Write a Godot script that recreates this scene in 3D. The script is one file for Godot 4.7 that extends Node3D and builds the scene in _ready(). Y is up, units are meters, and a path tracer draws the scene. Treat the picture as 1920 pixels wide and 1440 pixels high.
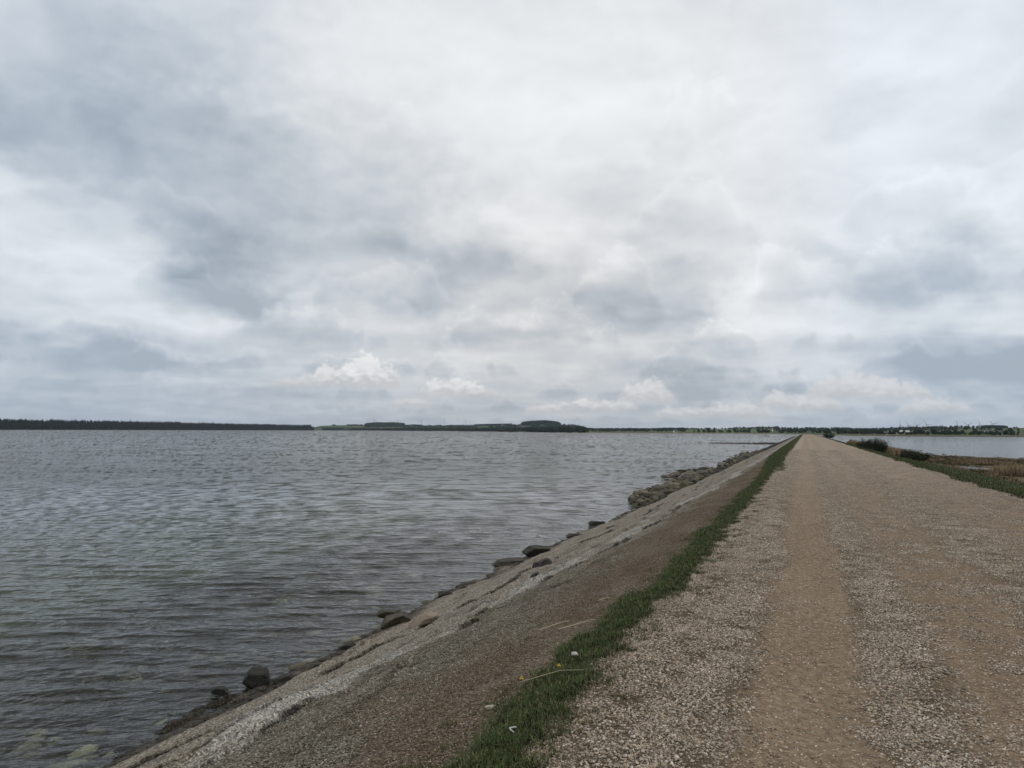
extends Node3D
# A gravel road on a dike between a bay and a lagoon under an overcast sky.
# x: across the dike (right is +), -z: along the road, y = 0: road surface, water at y = -1.4.

const WATER_Y := -1.4
const EYE := Vector3(0.0, 1.6, 0.0)
var rng := RandomNumberGenerator.new()
var n_a := FastNoiseLite.new()
var n_b := FastNoiseLite.new()
var n_c := FastNoiseLite.new()
var n_cell := FastNoiseLite.new()
var taken := {}

# ---------------------------------------------------------------- naming helpers
func numbered(called: String) -> String:
	var k: int = taken.get(called, 0)
	taken[called] = k + 1
	return called if k == 0 else "%s_%03d" % [called, k]

func tag(o: Node, label := "", category := "", group := "", kind := "") -> Node:
	if label != "": o.set_meta("label", label)
	if category != "": o.set_meta("category", category)
	if group != "": o.set_meta("group", group)
	if kind != "": o.set_meta("kind", kind)
	return o

func put(called: String, mesh: Mesh, m: Material, parent: Node = null) -> MeshInstance3D:
	var o := MeshInstance3D.new()
	o.name = numbered(called) if parent == null else called
	o.mesh = mesh
	o.material_override = m
	(self if parent == null else parent).add_child(o, true)
	return o

func thing(called: String, at: Vector3, label: String, category: String, group := "") -> Node3D:
	var o := Node3D.new()
	o.name = numbered(called)
	o.position = at
	add_child(o, true)
	tag(o, label, category, group)
	return o

func swarm(called: String, mesh: Mesh, m: Material, places: Array, tints: Array, label := "", category := "", parent: Node = null) -> MultiMeshInstance3D:
	var mm := MultiMesh.new()
	mm.transform_format = MultiMesh.TRANSFORM_3D
	mm.use_colors = true
	mm.mesh = mesh
	mm.instance_count = places.size()
	for i in places.size():
		mm.set_instance_transform(i, places[i])
		mm.set_instance_color(i, tints[i])
	var o := MultiMeshInstance3D.new()
	o.name = numbered(called) if parent == null else called
	o.multimesh = mm
	o.material_override = m
	(self if parent == null else parent).add_child(o, true)
	tag(o, label, category, "", "stuff")
	return o

# ---------------------------------------------------------------- maths helpers
func table(t: Array, at: float) -> float:
	if at <= t[0][0]: return t[0][1]
	for i in range(1, t.size()):
		if at <= t[i][0]:
			return lerpf(t[i - 1][1], t[i][1], (at - t[i - 1][0]) / (t[i][0] - t[i - 1][0]))
	return t[t.size() - 1][1]

func ss(a: float, b: float, v: float) -> float:
	return smoothstep(a, b, v)

func rough(kind: int, frequency: float, octaves: int, seed_: int) -> FastNoiseLite:
	var n := FastNoiseLite.new()
	n.noise_type = kind
	n.frequency = frequency
	n.seed = seed_
	n.fractal_octaves = octaves
	n.fractal_type = FastNoiseLite.FRACTAL_FBM if octaves > 1 else FastNoiseLite.FRACTAL_NONE
	return n

func polar(az: float, r: float, y: float) -> Vector3:
	return Vector3(sin(deg_to_rad(az)) * r, y, -cos(deg_to_rad(az)) * r)

# ---------------------------------------------------------------- terrain
const LEFT := [[-80.0, -6.0], [-60.0, -5.2], [-30.0, -4.0], [-12.0, -2.75], [-9.0, -2.15], [-8.0, -1.92], [-6.15, -1.4], [-2.3, -0.18], [-1.7, -0.05], [-1.3, 0.0]]
const RIGHT := [[5.1, 0.0], [5.5, -0.07], [6.3, -0.48], [7.5, -0.82], [9.5, -1.12], [11.0, -1.26], [13.0, -1.31], [60.0, -1.31]]
const RIGHT_NEAR := [[5.1, 0.0], [5.6, -0.03], [7.0, -0.30], [8.6, -0.72], [9.8, -1.04], [11.0, -1.24], [13.0, -1.31], [60.0, -1.31]]
const LAGOON_EDGE := [[7.0, -175.0], [10.0, -160.0], [13.0, -125.0], [15.1, -112.0], [18.5, -104.0], [22.0, -100.0], [40.0, -90.0], [80.0, -85.0]]

func sink(z: float) -> float:
	return -1.0 * ss(470.0, 570.0, -z)

func ground(x: float, z: float) -> float:
	var y := 0.0
	if x < -1.3:
		var w := x + 0.22 * n_a.get_noise_2d(z * 0.12, 3.0) * ss(-2.5, -5.0, x) - 0.32 * ss(12.0, 4.0, -z) * ss(-3.5, -5.5, x)
		y = table(LEFT, w)
		var shelf := ss(28.0, 34.0, -z) * (1.0 - ss(120.0, 150.0, -z) * 0.7)
		var reach := 6.6 + 2.2 * ss(30.0, 45.0, -z) - 1.6 * ss(70.0, 140.0, -z)
		y = maxf(y, lerpf(-9.0, -1.36 - 0.09 * maxf(0.0, -x - 6.2) - 1.2 * ss(reach, reach + 1.2, -x), shelf)) if shelf > 0.0 and x > -12.0 else y
		y += sink(z)
	elif x <= 5.1:
		y = road(x, z)
	else:
		y = lerpf(table(RIGHT_NEAR, x), table(RIGHT, x), ss(45.0, 72.0, -z))
		var edge := table(LAGOON_EDGE, x) + 3.0 * n_a.get_noise_2d(x * 0.5, 9.0)
		var marsh := ss(8.5, 11.5, x)
		y += marsh * 0.09 * n_a.get_noise_2d(x * 0.35, z * 0.18)
		y -= marsh * 0.30 * maxf(0.0, 1.0 - pow((x - 13.1) / 1.7, 2.0) - pow((z + 73.5) / 7.0, 2.0))
		y -= marsh * 0.30 * maxf(0.0, 1.0 - pow((x - 13.6) / 1.9, 2.0) - pow((z + 54.0) / 3.5, 2.0))
		var out_ := ss(0.0, 9.0, edge - z)
		y = lerpf(y, minf(y, table([[5.1, 0.0], [7.0, -0.65], [9.0, -1.2], [11.0, -1.75], [20.0, -2.6], [60.0, -3.5]], x)), out_)
		y += sink(z) * (1.0 - ss(5.1, 9.0, x) * 0.7)
	return y

func road(x: float, z: float) -> float:
	var rut := 0.022 * (exp(-pow((x - 0.0) / 0.26, 2.0)) + exp(-pow((x - 1.55) / 0.28, 2.0)) + 0.6 * exp(-pow((x - 3.6) / 0.5, 2.0)))
	var ridge := 0.018 * (exp(-pow((x + 0.75) / 0.3, 2.0)) + exp(-pow((x - 0.62) / 0.24, 2.0)) + exp(-pow((x - 2.4) / 0.4, 2.0)) + exp(-pow((x - 4.7) / 0.25, 2.0)))
	var inside := ss(-1.3, -1.0, x) * ss(5.1, 4.8, x)
	return inside * (ridge - rut + 0.012 * n_a.get_noise_2d(x * 2.0, z * 0.8) + 0.02 * n_a.get_noise_2d(x * 0.4, z * 0.12)) + sink(z)

# loose gravel cover 0..1 over the road
func gravel(x: float, z: float) -> float:
	var wob := 0.09 * n_a.get_noise_2d(z * 0.25, 40.0) + 0.04 * n_b.get_noise_2d(z * 0.9, 12.0)
	x += wob
	var g := ss(-0.22, -0.56, x)
	g = maxf(g, 0.72 * ss(0.28, 0.42, x) * ss(1.05, 0.65, x))
	g = maxf(g, 0.20 * ss(0.7, 0.9, x) * ss(2.0, 1.6, x))
	g = maxf(g, 0.66 * ss(1.6, 1.95, x) * ss(3.0, 2.4, x))
	g = maxf(g, 0.22 * ss(2.4, 2.8, x))
	g = maxf(g, 0.6 * ss(4.2, 4.6, x))
	return clampf(g + 0.30 * n_b.get_noise_2d(x * 1.4, z * 0.5) * ss(0.05, 0.3, g), 0.0, 1.0)

# broken concrete skin of the slope: cracks, ledges and lumps
const CRACKS := [[-5.05, 1.0, 0.06], [-4.08, 1.0, 0.08], [-4.5, 0.6, 0.03], [-3.3, 0.5, 0.025], [-5.6, 0.4, 0.03], [-2.8, 0.35, 0.02]]
func crack_at(k: int, z: float) -> float:
	var up: float = [0.35, 1.0, 0.7, 0.75, 0.2, 0.3][k]
	return CRACKS[k][0] + up * (0.25 * ss(5.0, 8.0, -z) + 0.65 * ss(8.0, 17.0, -z) + 0.35 * ss(17.0, 35.0, -z)) + 0.48 * n_a.get_noise_2d(z * 0.27, 70.0 + 31.0 * k) + 0.12 * n_b.get_noise_2d(z * 1.1, 11.0 * k) + 0.025 * n_b.get_noise_2d(z * 7.0, 5.0 * k)

func skin(x: float, z: float) -> Array:
	var fade := ss(-2.3, -3.0, x)
	var y := 0.0
	var dark := 0.0
	for k in CRACKS.size():
		var c := crack_at(k, z)
		var d := x - c
		if absf(d) > 1.2: continue
		var strong := ss(-0.22, 0.12, n_a.get_noise_2d(z * 0.42, 200.0 + 17.0 * k)) * float(CRACKS[k][1])
		var wide := 0.026 + 0.02 * n_b.get_noise_2d(z * 2.0, 90.0 + k)
		# the lower slab stands proud, so that its broken edge faces the road over a gap
		var edge := d - 0.02 * n_b.get_noise_2d(x * 14.0, z * 14.0)
		var groove := exp(-pow((edge - 0.02) / maxf(wide, 0.012), 2.0)) * strong
		y -= 0.045 * groove
		dark = maxf(dark, maxf(groove, strong * ss(-0.05, -0.01, edge) * ss(0.05, 0.01, edge)))
		y += CRACKS[k][2] * 0.75 * strong * (0.7 + 0.6 * n_b.get_noise_2d(z * 1.3, 9.0 * k)) * ss(0.005, -0.03, edge) * ss(-0.9, -0.05, d)
	var t := n_b.get_noise_2d(x * 1.6, z * 0.45) * 3.2
	var f := t - floorf(t)
	y += 0.055 * (floorf(t) + ss(0.82, 1.0, f)) * 0.55 * ss(-0.1, 0.25, n_a.get_noise_2d(x * 0.5 + 50.0, z * 0.16))
	y += 0.012 * n_b.get_noise_2d(x * 6.0, z * 4.0) + 0.035 * n_a.get_noise_2d(x * 0.9, z * 0.4)
	y += 0.05 * n_b.get_noise_2d(x * 2.6, z * 2.0) * ss(-5.9, -6.6, x)
	return [y * fade + 0.010 * n_b.get_noise_2d(x * 9.0, z * 9.0), dark * fade]

func rows_to(near: float, far: float, least: float, share: float) -> PackedFloat32Array:
	var out_ := PackedFloat32Array()
	var z := near
	while z > -far:
		out_.append(z)
		z -= maxf(least, share * absf(z)) if z < -2.5 else 0.25
	out_.append(-far)
	return out_

func cols(stops: Array) -> PackedFloat32Array:    # [[from, step], ... , [end, 0]]
	var out_ := PackedFloat32Array()
	for i in stops.size() - 1:
		var n := int(round((stops[i + 1][0] - stops[i][0]) / stops[i][1]))
		for k in n:
			out_.append(lerpf(stops[i][0], stops[i + 1][0], float(k) / n))
	out_.append(stops[stops.size() - 1][0])
	return out_

func sheet(xs: PackedFloat32Array, zs: PackedFloat32Array, look: Callable) -> ArrayMesh:   # look(x, z) -> [y, Color]
	var nx := xs.size()
	var v := PackedVector3Array()
	var c := PackedColorArray()
	var uv := PackedVector2Array()
	var idx := PackedInt32Array()
	for z in zs:
		for x in xs:
			var l: Array = look.call(x, z)
			v.append(Vector3(x, l[0], z))
			c.append(l[1])
			uv.append(Vector2(x, z))
	var nrm := PackedVector3Array()
	nrm.resize(v.size())
	for r in zs.size():
		var r0 := maxi(r - 1, 0) * nx
		var r1 := mini(r + 1, zs.size() - 1) * nx
		for q in nx:
			nrm[r * nx + q] = (v[r0 + q] - v[r1 + q]).cross(v[r * nx + mini(q + 1, nx - 1)] - v[r * nx + maxi(q - 1, 0)]).normalized()
	for r in zs.size() - 1:
		for q in nx - 1:
			var a := r * nx + q
			idx.append_array([a, a + nx, a + nx + 1, a, a + nx + 1, a + 1])
	return arrays(v, nrm, c, uv, idx)

func arrays(v, nrm, c, uv, idx) -> ArrayMesh:
	var a := []
	a.resize(Mesh.ARRAY_MAX)
	a[Mesh.ARRAY_VERTEX] = v
	if nrm != null: a[Mesh.ARRAY_NORMAL] = nrm
	if c != null: a[Mesh.ARRAY_COLOR] = c
	if uv != null: a[Mesh.ARRAY_TEX_UV] = uv
	if idx != null: a[Mesh.ARRAY_INDEX] = idx
	var m := ArrayMesh.new()
	m.add_surface_from_arrays(Mesh.PRIMITIVE_TRIANGLES, a)
	return m

# ---------------------------------------------------------------- materials
func noise_map(n: FastNoiseLite, side: int, dark: Color, light: Color, normal := false, bump := 4.0, mid := 0.5) -> NoiseTexture2D:
	var t := NoiseTexture2D.new()
	t.width = side
	t.height = side
	t.seamless = true
	t.noise = n
	if normal:
		t.as_normal_map = true
		t.bump_strength = bump
	else:
		var g := Gradient.new()
		g.set_color(0, dark)
		g.set_color(1, light)
		g.add_point(mid, dark.lerp(light, 0.5))
		t.color_ramp = g
	return t

func relief(n: FastNoiseLite, side: int, steep: float) -> ImageTexture:
	var d := n.get_seamless_image(side, side).get_data()
	var out_ := PackedByteArray()
	out_.resize(side * side * 3)
	var o := 0
	for y in side:
		var up := ((y + side - 1) % side) * side
		var dn := ((y + 1) % side) * side
		for x in side:
			var gx := (d[y * side + (x + 1) % side] - d[y * side + (x + side - 1) % side]) * steep / 255.0
			var gy := (d[dn + x] - d[up + x]) * steep / 255.0
			var k := 127.5 / sqrt(gx * gx + gy * gy + 1.0)
			out_[o] = int(127.5 - gx * k)
			out_[o + 1] = int(127.5 + gy * k)
			out_[o + 2] = int(127.5 + k)
			o += 3
	return ImageTexture.create_from_image(Image.create_from_data(side, side, false, Image.FORMAT_RGB8, out_))

func mat(base: Color, r := 0.9, spec := 0.3) -> StandardMaterial3D:     # base in linear values
	var m := StandardMaterial3D.new()
	m.albedo_color = base.linear_to_srgb()
	m.roughness = r
	m.metallic_specular = spec
	return m

func tinted(r := 0.95, spec := 0.25) -> StandardMaterial3D:
	var m := mat(Color.WHITE, r, spec)
	m.vertex_color_use_as_albedo = true
	return m

# ---------------------------------------------------------------- small shapes
func ico(level: int) -> Array:
	var t := (1.0 + sqrt(5.0)) / 2.0
	var v: Array = []
	for p in [[-1, t, 0], [1, t, 0], [-1, -t, 0], [1, -t, 0], [0, -1, t], [0, 1, t], [0, -1, -t], [0, 1, -t], [t, 0, -1], [t, 0, 1], [-t, 0, -1], [-t, 0, 1]]:
		v.append(Vector3(p[0], p[1], p[2]).normalized())
	var f: Array = [[0, 11, 5], [0, 5, 1], [0, 1, 7], [0, 7, 10], [0, 10, 11], [1, 5, 9], [5, 11, 4], [11, 10, 2], [10, 7, 6], [7, 1, 8], [3, 9, 4], [3, 4, 2], [3, 2, 6], [3, 6, 8], [3, 8, 9], [4, 9, 5], [2, 4, 11], [6, 2, 10], [8, 6, 7], [9, 8, 1]]
	for l in level:
		var mids := {}
		var nf: Array = []
		for t3 in f:
			var m3: Array = []
			for e in 3:
				var a: int = t3[e]
				var b: int = t3[(e + 1) % 3]
				var key := Vector2i(mini(a, b), maxi(a, b))
				if not mids.has(key):
					mids[key] = v.size()
					v.append(((v[a] + v[b]) / 2.0).normalized())
				m3.append(mids[key])
			nf.append_array([[t3[0], m3[0], m3[2]], [t3[1], m3[1], m3[0]], [t3[2], m3[2], m3[1]], m3])
		f = nf
	return [v, f]

func flat_tri(st: SurfaceTool, a: Vector3, b: Vector3, c: Vector3, col: Color) -> void:
	# seen from outside a, b, c run counter-clockwise; Godot wants clockwise
	var n := (b - a).cross(c - a).normalized()
	for p in [a, c, b]:
		st.set_normal(n)
		st.set_color(col)
		st.set_uv(Vector2(p.x + p.z * 0.3, p.y + p.z))
		st.add_vertex(p)

func boulder(seed_: int, level: int, size: Vector3, cuts: int, base: Color, weed: Color, smooth := false) -> ArrayMesh:
	var r := RandomNumberGenerator.new()
	r.seed = seed_
	var s := ico(level)
	var pts: Array = []
	var planes: Array = []
	for k in cuts:
		planes.append([Vector3(r.randfn(), r.randfn() * 0.8 + 0.2, r.randfn()).normalized(), r.randf_range(0.45, 0.78)])
	for p in s[0]:
		var q: Vector3 = p * (1.0 + 0.22 * n_a.get_noise_3d(p.x * 3.0 + seed_ * 7.3, p.y * 3.0, p.z * 3.0))
		for pl in planes:
			var over: float = q.dot(pl[0]) - pl[1]
			if over > 0.0: q -= pl[0] * over * 0.93
		q *= 1.0 + 0.05 * n_b.get_noise_3d(p.x * 6.0, p.y * 6.0 + seed_, p.z * 6.0)
		pts.append(q * size * (1.0 if smooth else 0.92))
	var st := SurfaceTool.new()
	st.begin(Mesh.PRIMITIVE_TRIANGLES)
	if smooth: st.set_smooth_group(0)
	for f in s[1]:
		var mid: Vector3 = (pts[f[0]] + pts[f[1]] + pts[f[2]]) / 3.0
		var k: float = clampf(0.5 + 0.9 * n_b.get_noise_3d(mid.x * 5.0 / size.x, mid.y * 5.0 / size.y, mid.z * 5.0 / size.z + seed_), 0.0, 1.0)
		var col := base.lerp(weed, k * 0.8) * r.randf_range(0.85, 1.12)
		if smooth:
			for i in [f[0], f[2], f[1]]:
				st.set_color(col)
				st.add_vertex(pts[i])
		else:
			flat_tri(st, pts[f[0]], pts[f[1]], pts[f[2]], col)
	if smooth:
		st.index()
		st.generate_normals()
	return st.commit()

func block_rock(seed_: int, size: Vector3, col: Color, weed: Color) -> ArrayMesh:      # a split stone with flat faces and broken corners
	var s := ico(3)
	var r := RandomNumberGenerator.new()
	r.seed = seed_
	var pts: Array = []
	var planes := [[Vector3(0, 1, 0.12), 0.66], [Vector3(0, -1, 0), 0.8], [Vector3(1, 0.18, 0.1), 0.66], [Vector3(-1, 0.42, 0.1), 0.7], [Vector3(0.1, 0.1, 1), 0.62], [Vector3(0.1, 0.1, -1), 0.64], [Vector3(0.7, 0.6, 0.5), 0.86], [Vector3(-0.5, 0.6, 0.7), 0.86], [Vector3(0.8, 0.1, -0.8), 0.8]]
	for pl in planes:
		pl[0] += Vector3(r.randfn(), r.randfn(), r.randfn()) * 0.16
		pl[1] *= r.randf_range(0.85, 1.08)
	for p in s[0]:
		var q: Vector3 = p
		for pl in planes:
			var d: Vector3 = pl[0].normalized()
			var over: float = q.dot(d) - pl[1]
			if over > 0.0: q -= d * over
		q *= 1.0 + 0.10 * n_b.get_noise_3d(p.x * 3.0 + seed_, p.y * 3.0, p.z * 3.0)
		pts.append(q * size * 1.45)
	var st := begun()
	for f in s[1]: flat_tri(st, pts[f[0]], pts[f[1]], pts[f[2]], col.lerp(weed, clampf(0.5 + 1.2 * n_b.get_noise_3d(pts[f[0]].x * 9.0, pts[f[0]].y * 9.0, pts[f[0]].z * 9.0), 0.0, 1.0)) * r.randf_range(0.85, 1.15))
	return st.commit()

func pebble_patch(seed_: int, count: int, half: float, lo: float, hi: float, tones: Array, flat := 0.6) -> ArrayMesh:
	var r := RandomNumberGenerator.new()
	r.seed = seed_
	var s := ico(0)
	var st := SurfaceTool.new()
	st.begin(Mesh.PRIMITIVE_TRIANGLES)
	for i in count:
		var rad: float = lerpf(lo, hi, pow(r.randf(), 2.2)) * 0.5
		var sq := Vector3(r.randf_range(0.75, 1.3), r.randf_range(flat * 0.7, flat * 1.25), r.randf_range(0.75, 1.1)) * rad
		var turn := Basis.from_euler(Vector3(r.randfn() * 0.35, r.randf() * TAU, r.randfn() * 0.35))
		var at := Vector3(r.randf_range(-half, half), sq.y * r.randf_range(0.1, 0.7), r.randf_range(-half, half))
		var col: Color = tones[r.randi() % tones.size()] * r.randf_range(0.75, 1.2)
		var pts: Array = []
		for p in s[0]:
			pts.append(turn * (p * sq * r.randf_range(0.8, 1.2)) + at)
		for f in s[1]:
			flat_tri(st, pts[f[0]], pts[f[1]], pts[f[2]], col)
	return st.commit()

func blade(st: SurfaceTool, at: Vector3, tall: float, wide: float, lean: Vector3, low: Color, high: Color) -> void:
	var side := Vector3(-lean.z, 0.0, lean.x)
	side = side.normalized() * wide * 0.5 if side.length() > 0.001 else Vector3(wide * 0.5, 0, 0)
	var mid := at + Vector3(0, tall * 0.62, 0) + lean * tall * 0.3
	var top := at + Vector3(0, tall * (1.0 - 0.35 * lean.length()), 0) + lean * tall
	var n := Vector3(lean.x * -0.5, 0.8, lean.z * -0.5).normalized()
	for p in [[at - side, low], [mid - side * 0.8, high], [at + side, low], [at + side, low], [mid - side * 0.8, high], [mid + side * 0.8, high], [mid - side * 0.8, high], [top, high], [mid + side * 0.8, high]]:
		st.set_normal(n)
		st.set_color(p[1])
		st.add_vertex(p[0])

func tuft(seed_: int, count: int, half: float, lo: float, hi: float, wide: float, bend: float, low: Color, highs: Array) -> ArrayMesh:
	var r := RandomNumberGenerator.new()
	r.seed = seed_
	var st := SurfaceTool.new()
	st.begin(Mesh.PRIMITIVE_TRIANGLES)
	for i in count:
		var a := r.randf() * TAU
		var d := sqrt(r.randf()) * half
		var b := r.randf() * TAU
		var high: Color = highs[r.randi() % highs.size()] * r.randf_range(0.75, 1.25)
		blade(st, Vector3(cos(a) * d, -0.01, sin(a) * d), r.randf_range(lo, hi), wide * r.randf_range(0.7, 1.3), Vector3(cos(b), 0, sin(b)) * bend * r.randf_range(0.2, 1.2), low, high)
	return st.commit()

func tube(st: SurfaceTool, path: Array, radii: Array, sides: int, col: Color) -> void:
	var rings: Array = []
	for i in path.size():
		var dir: Vector3 = (path[mini(i + 1, path.size() - 1)] - path[maxi(i - 1, 0)]).normalized()
		var u := dir.cross(Vector3.FORWARD if absf(dir.z) < 0.9 else Vector3.RIGHT).normalized()
		var w := dir.cross(u)
		var ring: Array = []
		for k in sides:
			var a := TAU * k / sides
			ring.append(path[i] + (u * cos(a) + w * sin(a)) * radii[i])
		rings.append(ring)
	for i in rings.size() - 1:
		for k in sides:
			var k2 := (k + 1) % sides
			flat_tri(st, rings[i][k], rings[i][k2], rings[i + 1][k2], col)
			flat_tri(st, rings[i][k], rings[i + 1][k2], rings[i + 1][k], col)
	for k in range(1, sides - 1):
		flat_tri(st, rings[0][0], rings[0][k + 1], rings[0][k], col)
		flat_tri(st, rings[-1][0], rings[-1][k], rings[-1][k + 1], col)

func box(st: SurfaceTool, lo: Vector3, hi: Vector3, col := Color.WHITE) -> void:
	var p: Array = []
	for i in 8: p.append(Vector3(hi.x if i & 1 else lo.x, hi.y if i & 2 else lo.y, hi.z if i & 4 else lo.z))
	for q in [[0, 2, 3, 1], [4, 5, 7, 6], [0, 4, 6, 2], [1, 3, 7, 5], [2, 6, 7, 3], [0, 1, 5, 4]]:
		flat_tri(st, p[q[0]], p[q[1]], p[q[2]], col)
		flat_tri(st, p[q[0]], p[q[2]], p[q[3]], col)

func begun() -> SurfaceTool:
	var st := SurfaceTool.new()
	st.begin(Mesh.PRIMITIVE_TRIANGLES)
	return st

# ---------------------------------------------------------------- sky
# cloud masses: azimuth, elevation, half widths (degrees), change of brightness
const MASSES := [[-48, 22.5, 10, 5.5, -0.13], [-53, 18, 8, 3.0, -0.08], [-40, 15.5, 10, 3.5, -0.09], [-55, 27, 4, 4, 0.05], [-53.5, 15.0, 4.5, 1.7, 0.06], [-49.5, 13.6, 5.0, 2.2, 0.06], [-46, 10.8, 4, 2.0, 0.07],
	[-41, 10.6, 4.6, 2.0, -0.17], [-38.6, 8.6, 2.0, 1.6, -0.12], [-43.5, 11.8, 2.5, 1.5, -0.06], [-48.8, 4.4, 4.0, 0.9, -0.15], [-55, 5.6, 3.0, 0.9, -0.14], [-44.5, 5.2, 4.0, 0.9, -0.05], [-41.5, 7.4, 6.0, 0.8, 0.06],
	[-27, 12.4, 3.6, 1.1, -0.10], [-23, 11.2, 4.5, 1.3, -0.11], [-27, 9.8, 6.0, 0.9, -0.08], [-30, 17, 6, 3, -0.04], [-19.7, 20.5, 5, 3.0, 0.025], [-21, 15.2, 5, 1.5, 0.05], [-12, 16.5, 3, 1.2, -0.05], [-9.8, 10.4, 3.2, 1.9, -0.10], [-10.2, 8.0, 2.6, 1.0, -0.10], [-16, 10.5, 3.0, 1.5, -0.07],
	[-17, 8.6, 5.0, 0.8, -0.06], [-3, 9.3, 3.5, 2.4, 0.04], [1.5, 11.5, 3, 1.0, -0.05], [8.5, 10.0, 5.5, 2.0, -0.09], [8.0, 8.6, 3.5, 0.9, -0.05], [11.5, 13.5, 4, 1.6, 0.06], [12, 4.4, 5.5, 1.3, -0.22], [9, 5.4, 5.0, 0.7, -0.08], [3.5, 6.4, 5.0, 0.8, -0.06], [-7.6, 3.6, 4.0, 0.9, -0.11], [-5.5, 2.4, 2.2, 0.6, -0.10], [-12.5, 5.4, 6.0, 0.9, -0.10], [-24, 6.3, 7.0, 0.9, -0.07], [4, 22, 14, 8, 0.025]]
# heaps of cumulus: azimuth, elevation of the base, half width, height, brightness
const HEAPS := [[-32.9, 3.0, 2.2, 1.5, 0.93], [-30.9, 3.0, 1.9, 2.1, 0.95], [-35.6, 3.0, 1.4, 0.7, 0.86], [-24.6, 2.4, 2.0, 1.4, 0.93], [-22.6, 2.4, 1.2, 0.7, 0.88], [-10.7, 2.0, 1.6, 1.6, 0.88], [-13.0, 1.4, 1.4, 0.9, 0.90], [-15.6, 1.5, 1.6, 0.8, 0.92], [-17.8, 1.3, 1.4, 0.7, 0.88], [-1.4, 1.6, 1.2, 1.2, 0.87], [0.6, 1.4, 1.4, 1.1, 0.88], [3.2, 2.2, 2.4, 1.7, 0.87], [5.6, 2.0, 1.7, 1.4, 0.86], [-4.6, 1.0, 2.2, 1.0, 0.88], [7.8, 1.2, 1.8, 0.9, 0.86], [-8.3, 1.0, 1.6, 0.8, 0.89], [-27.5, 1.7, 1.6, 0.6, 0.86]]

# layers of cloud: base elevation, height, frequency, strength
const LAYERS := [[0.7, 0.8, 0.42, 0.45], [1.5, 1.1, 0.32, 0.55], [2.6, 1.6, 0.24, 0.6], [4.2, 2.2, 0.17, 0.7], [6.3, 3.0, 0.125, 0.7], [9.2, 4.2, 0.09, 0.65], [13.5, 5.5, 0.065, 0.5], [19.0, 7.0, 0.05, 0.35]]
var sky_n := FastNoiseLite.new()
var sky_w := FastNoiseLite.new()
var sky_p := FastNoiseLite.new()

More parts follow.
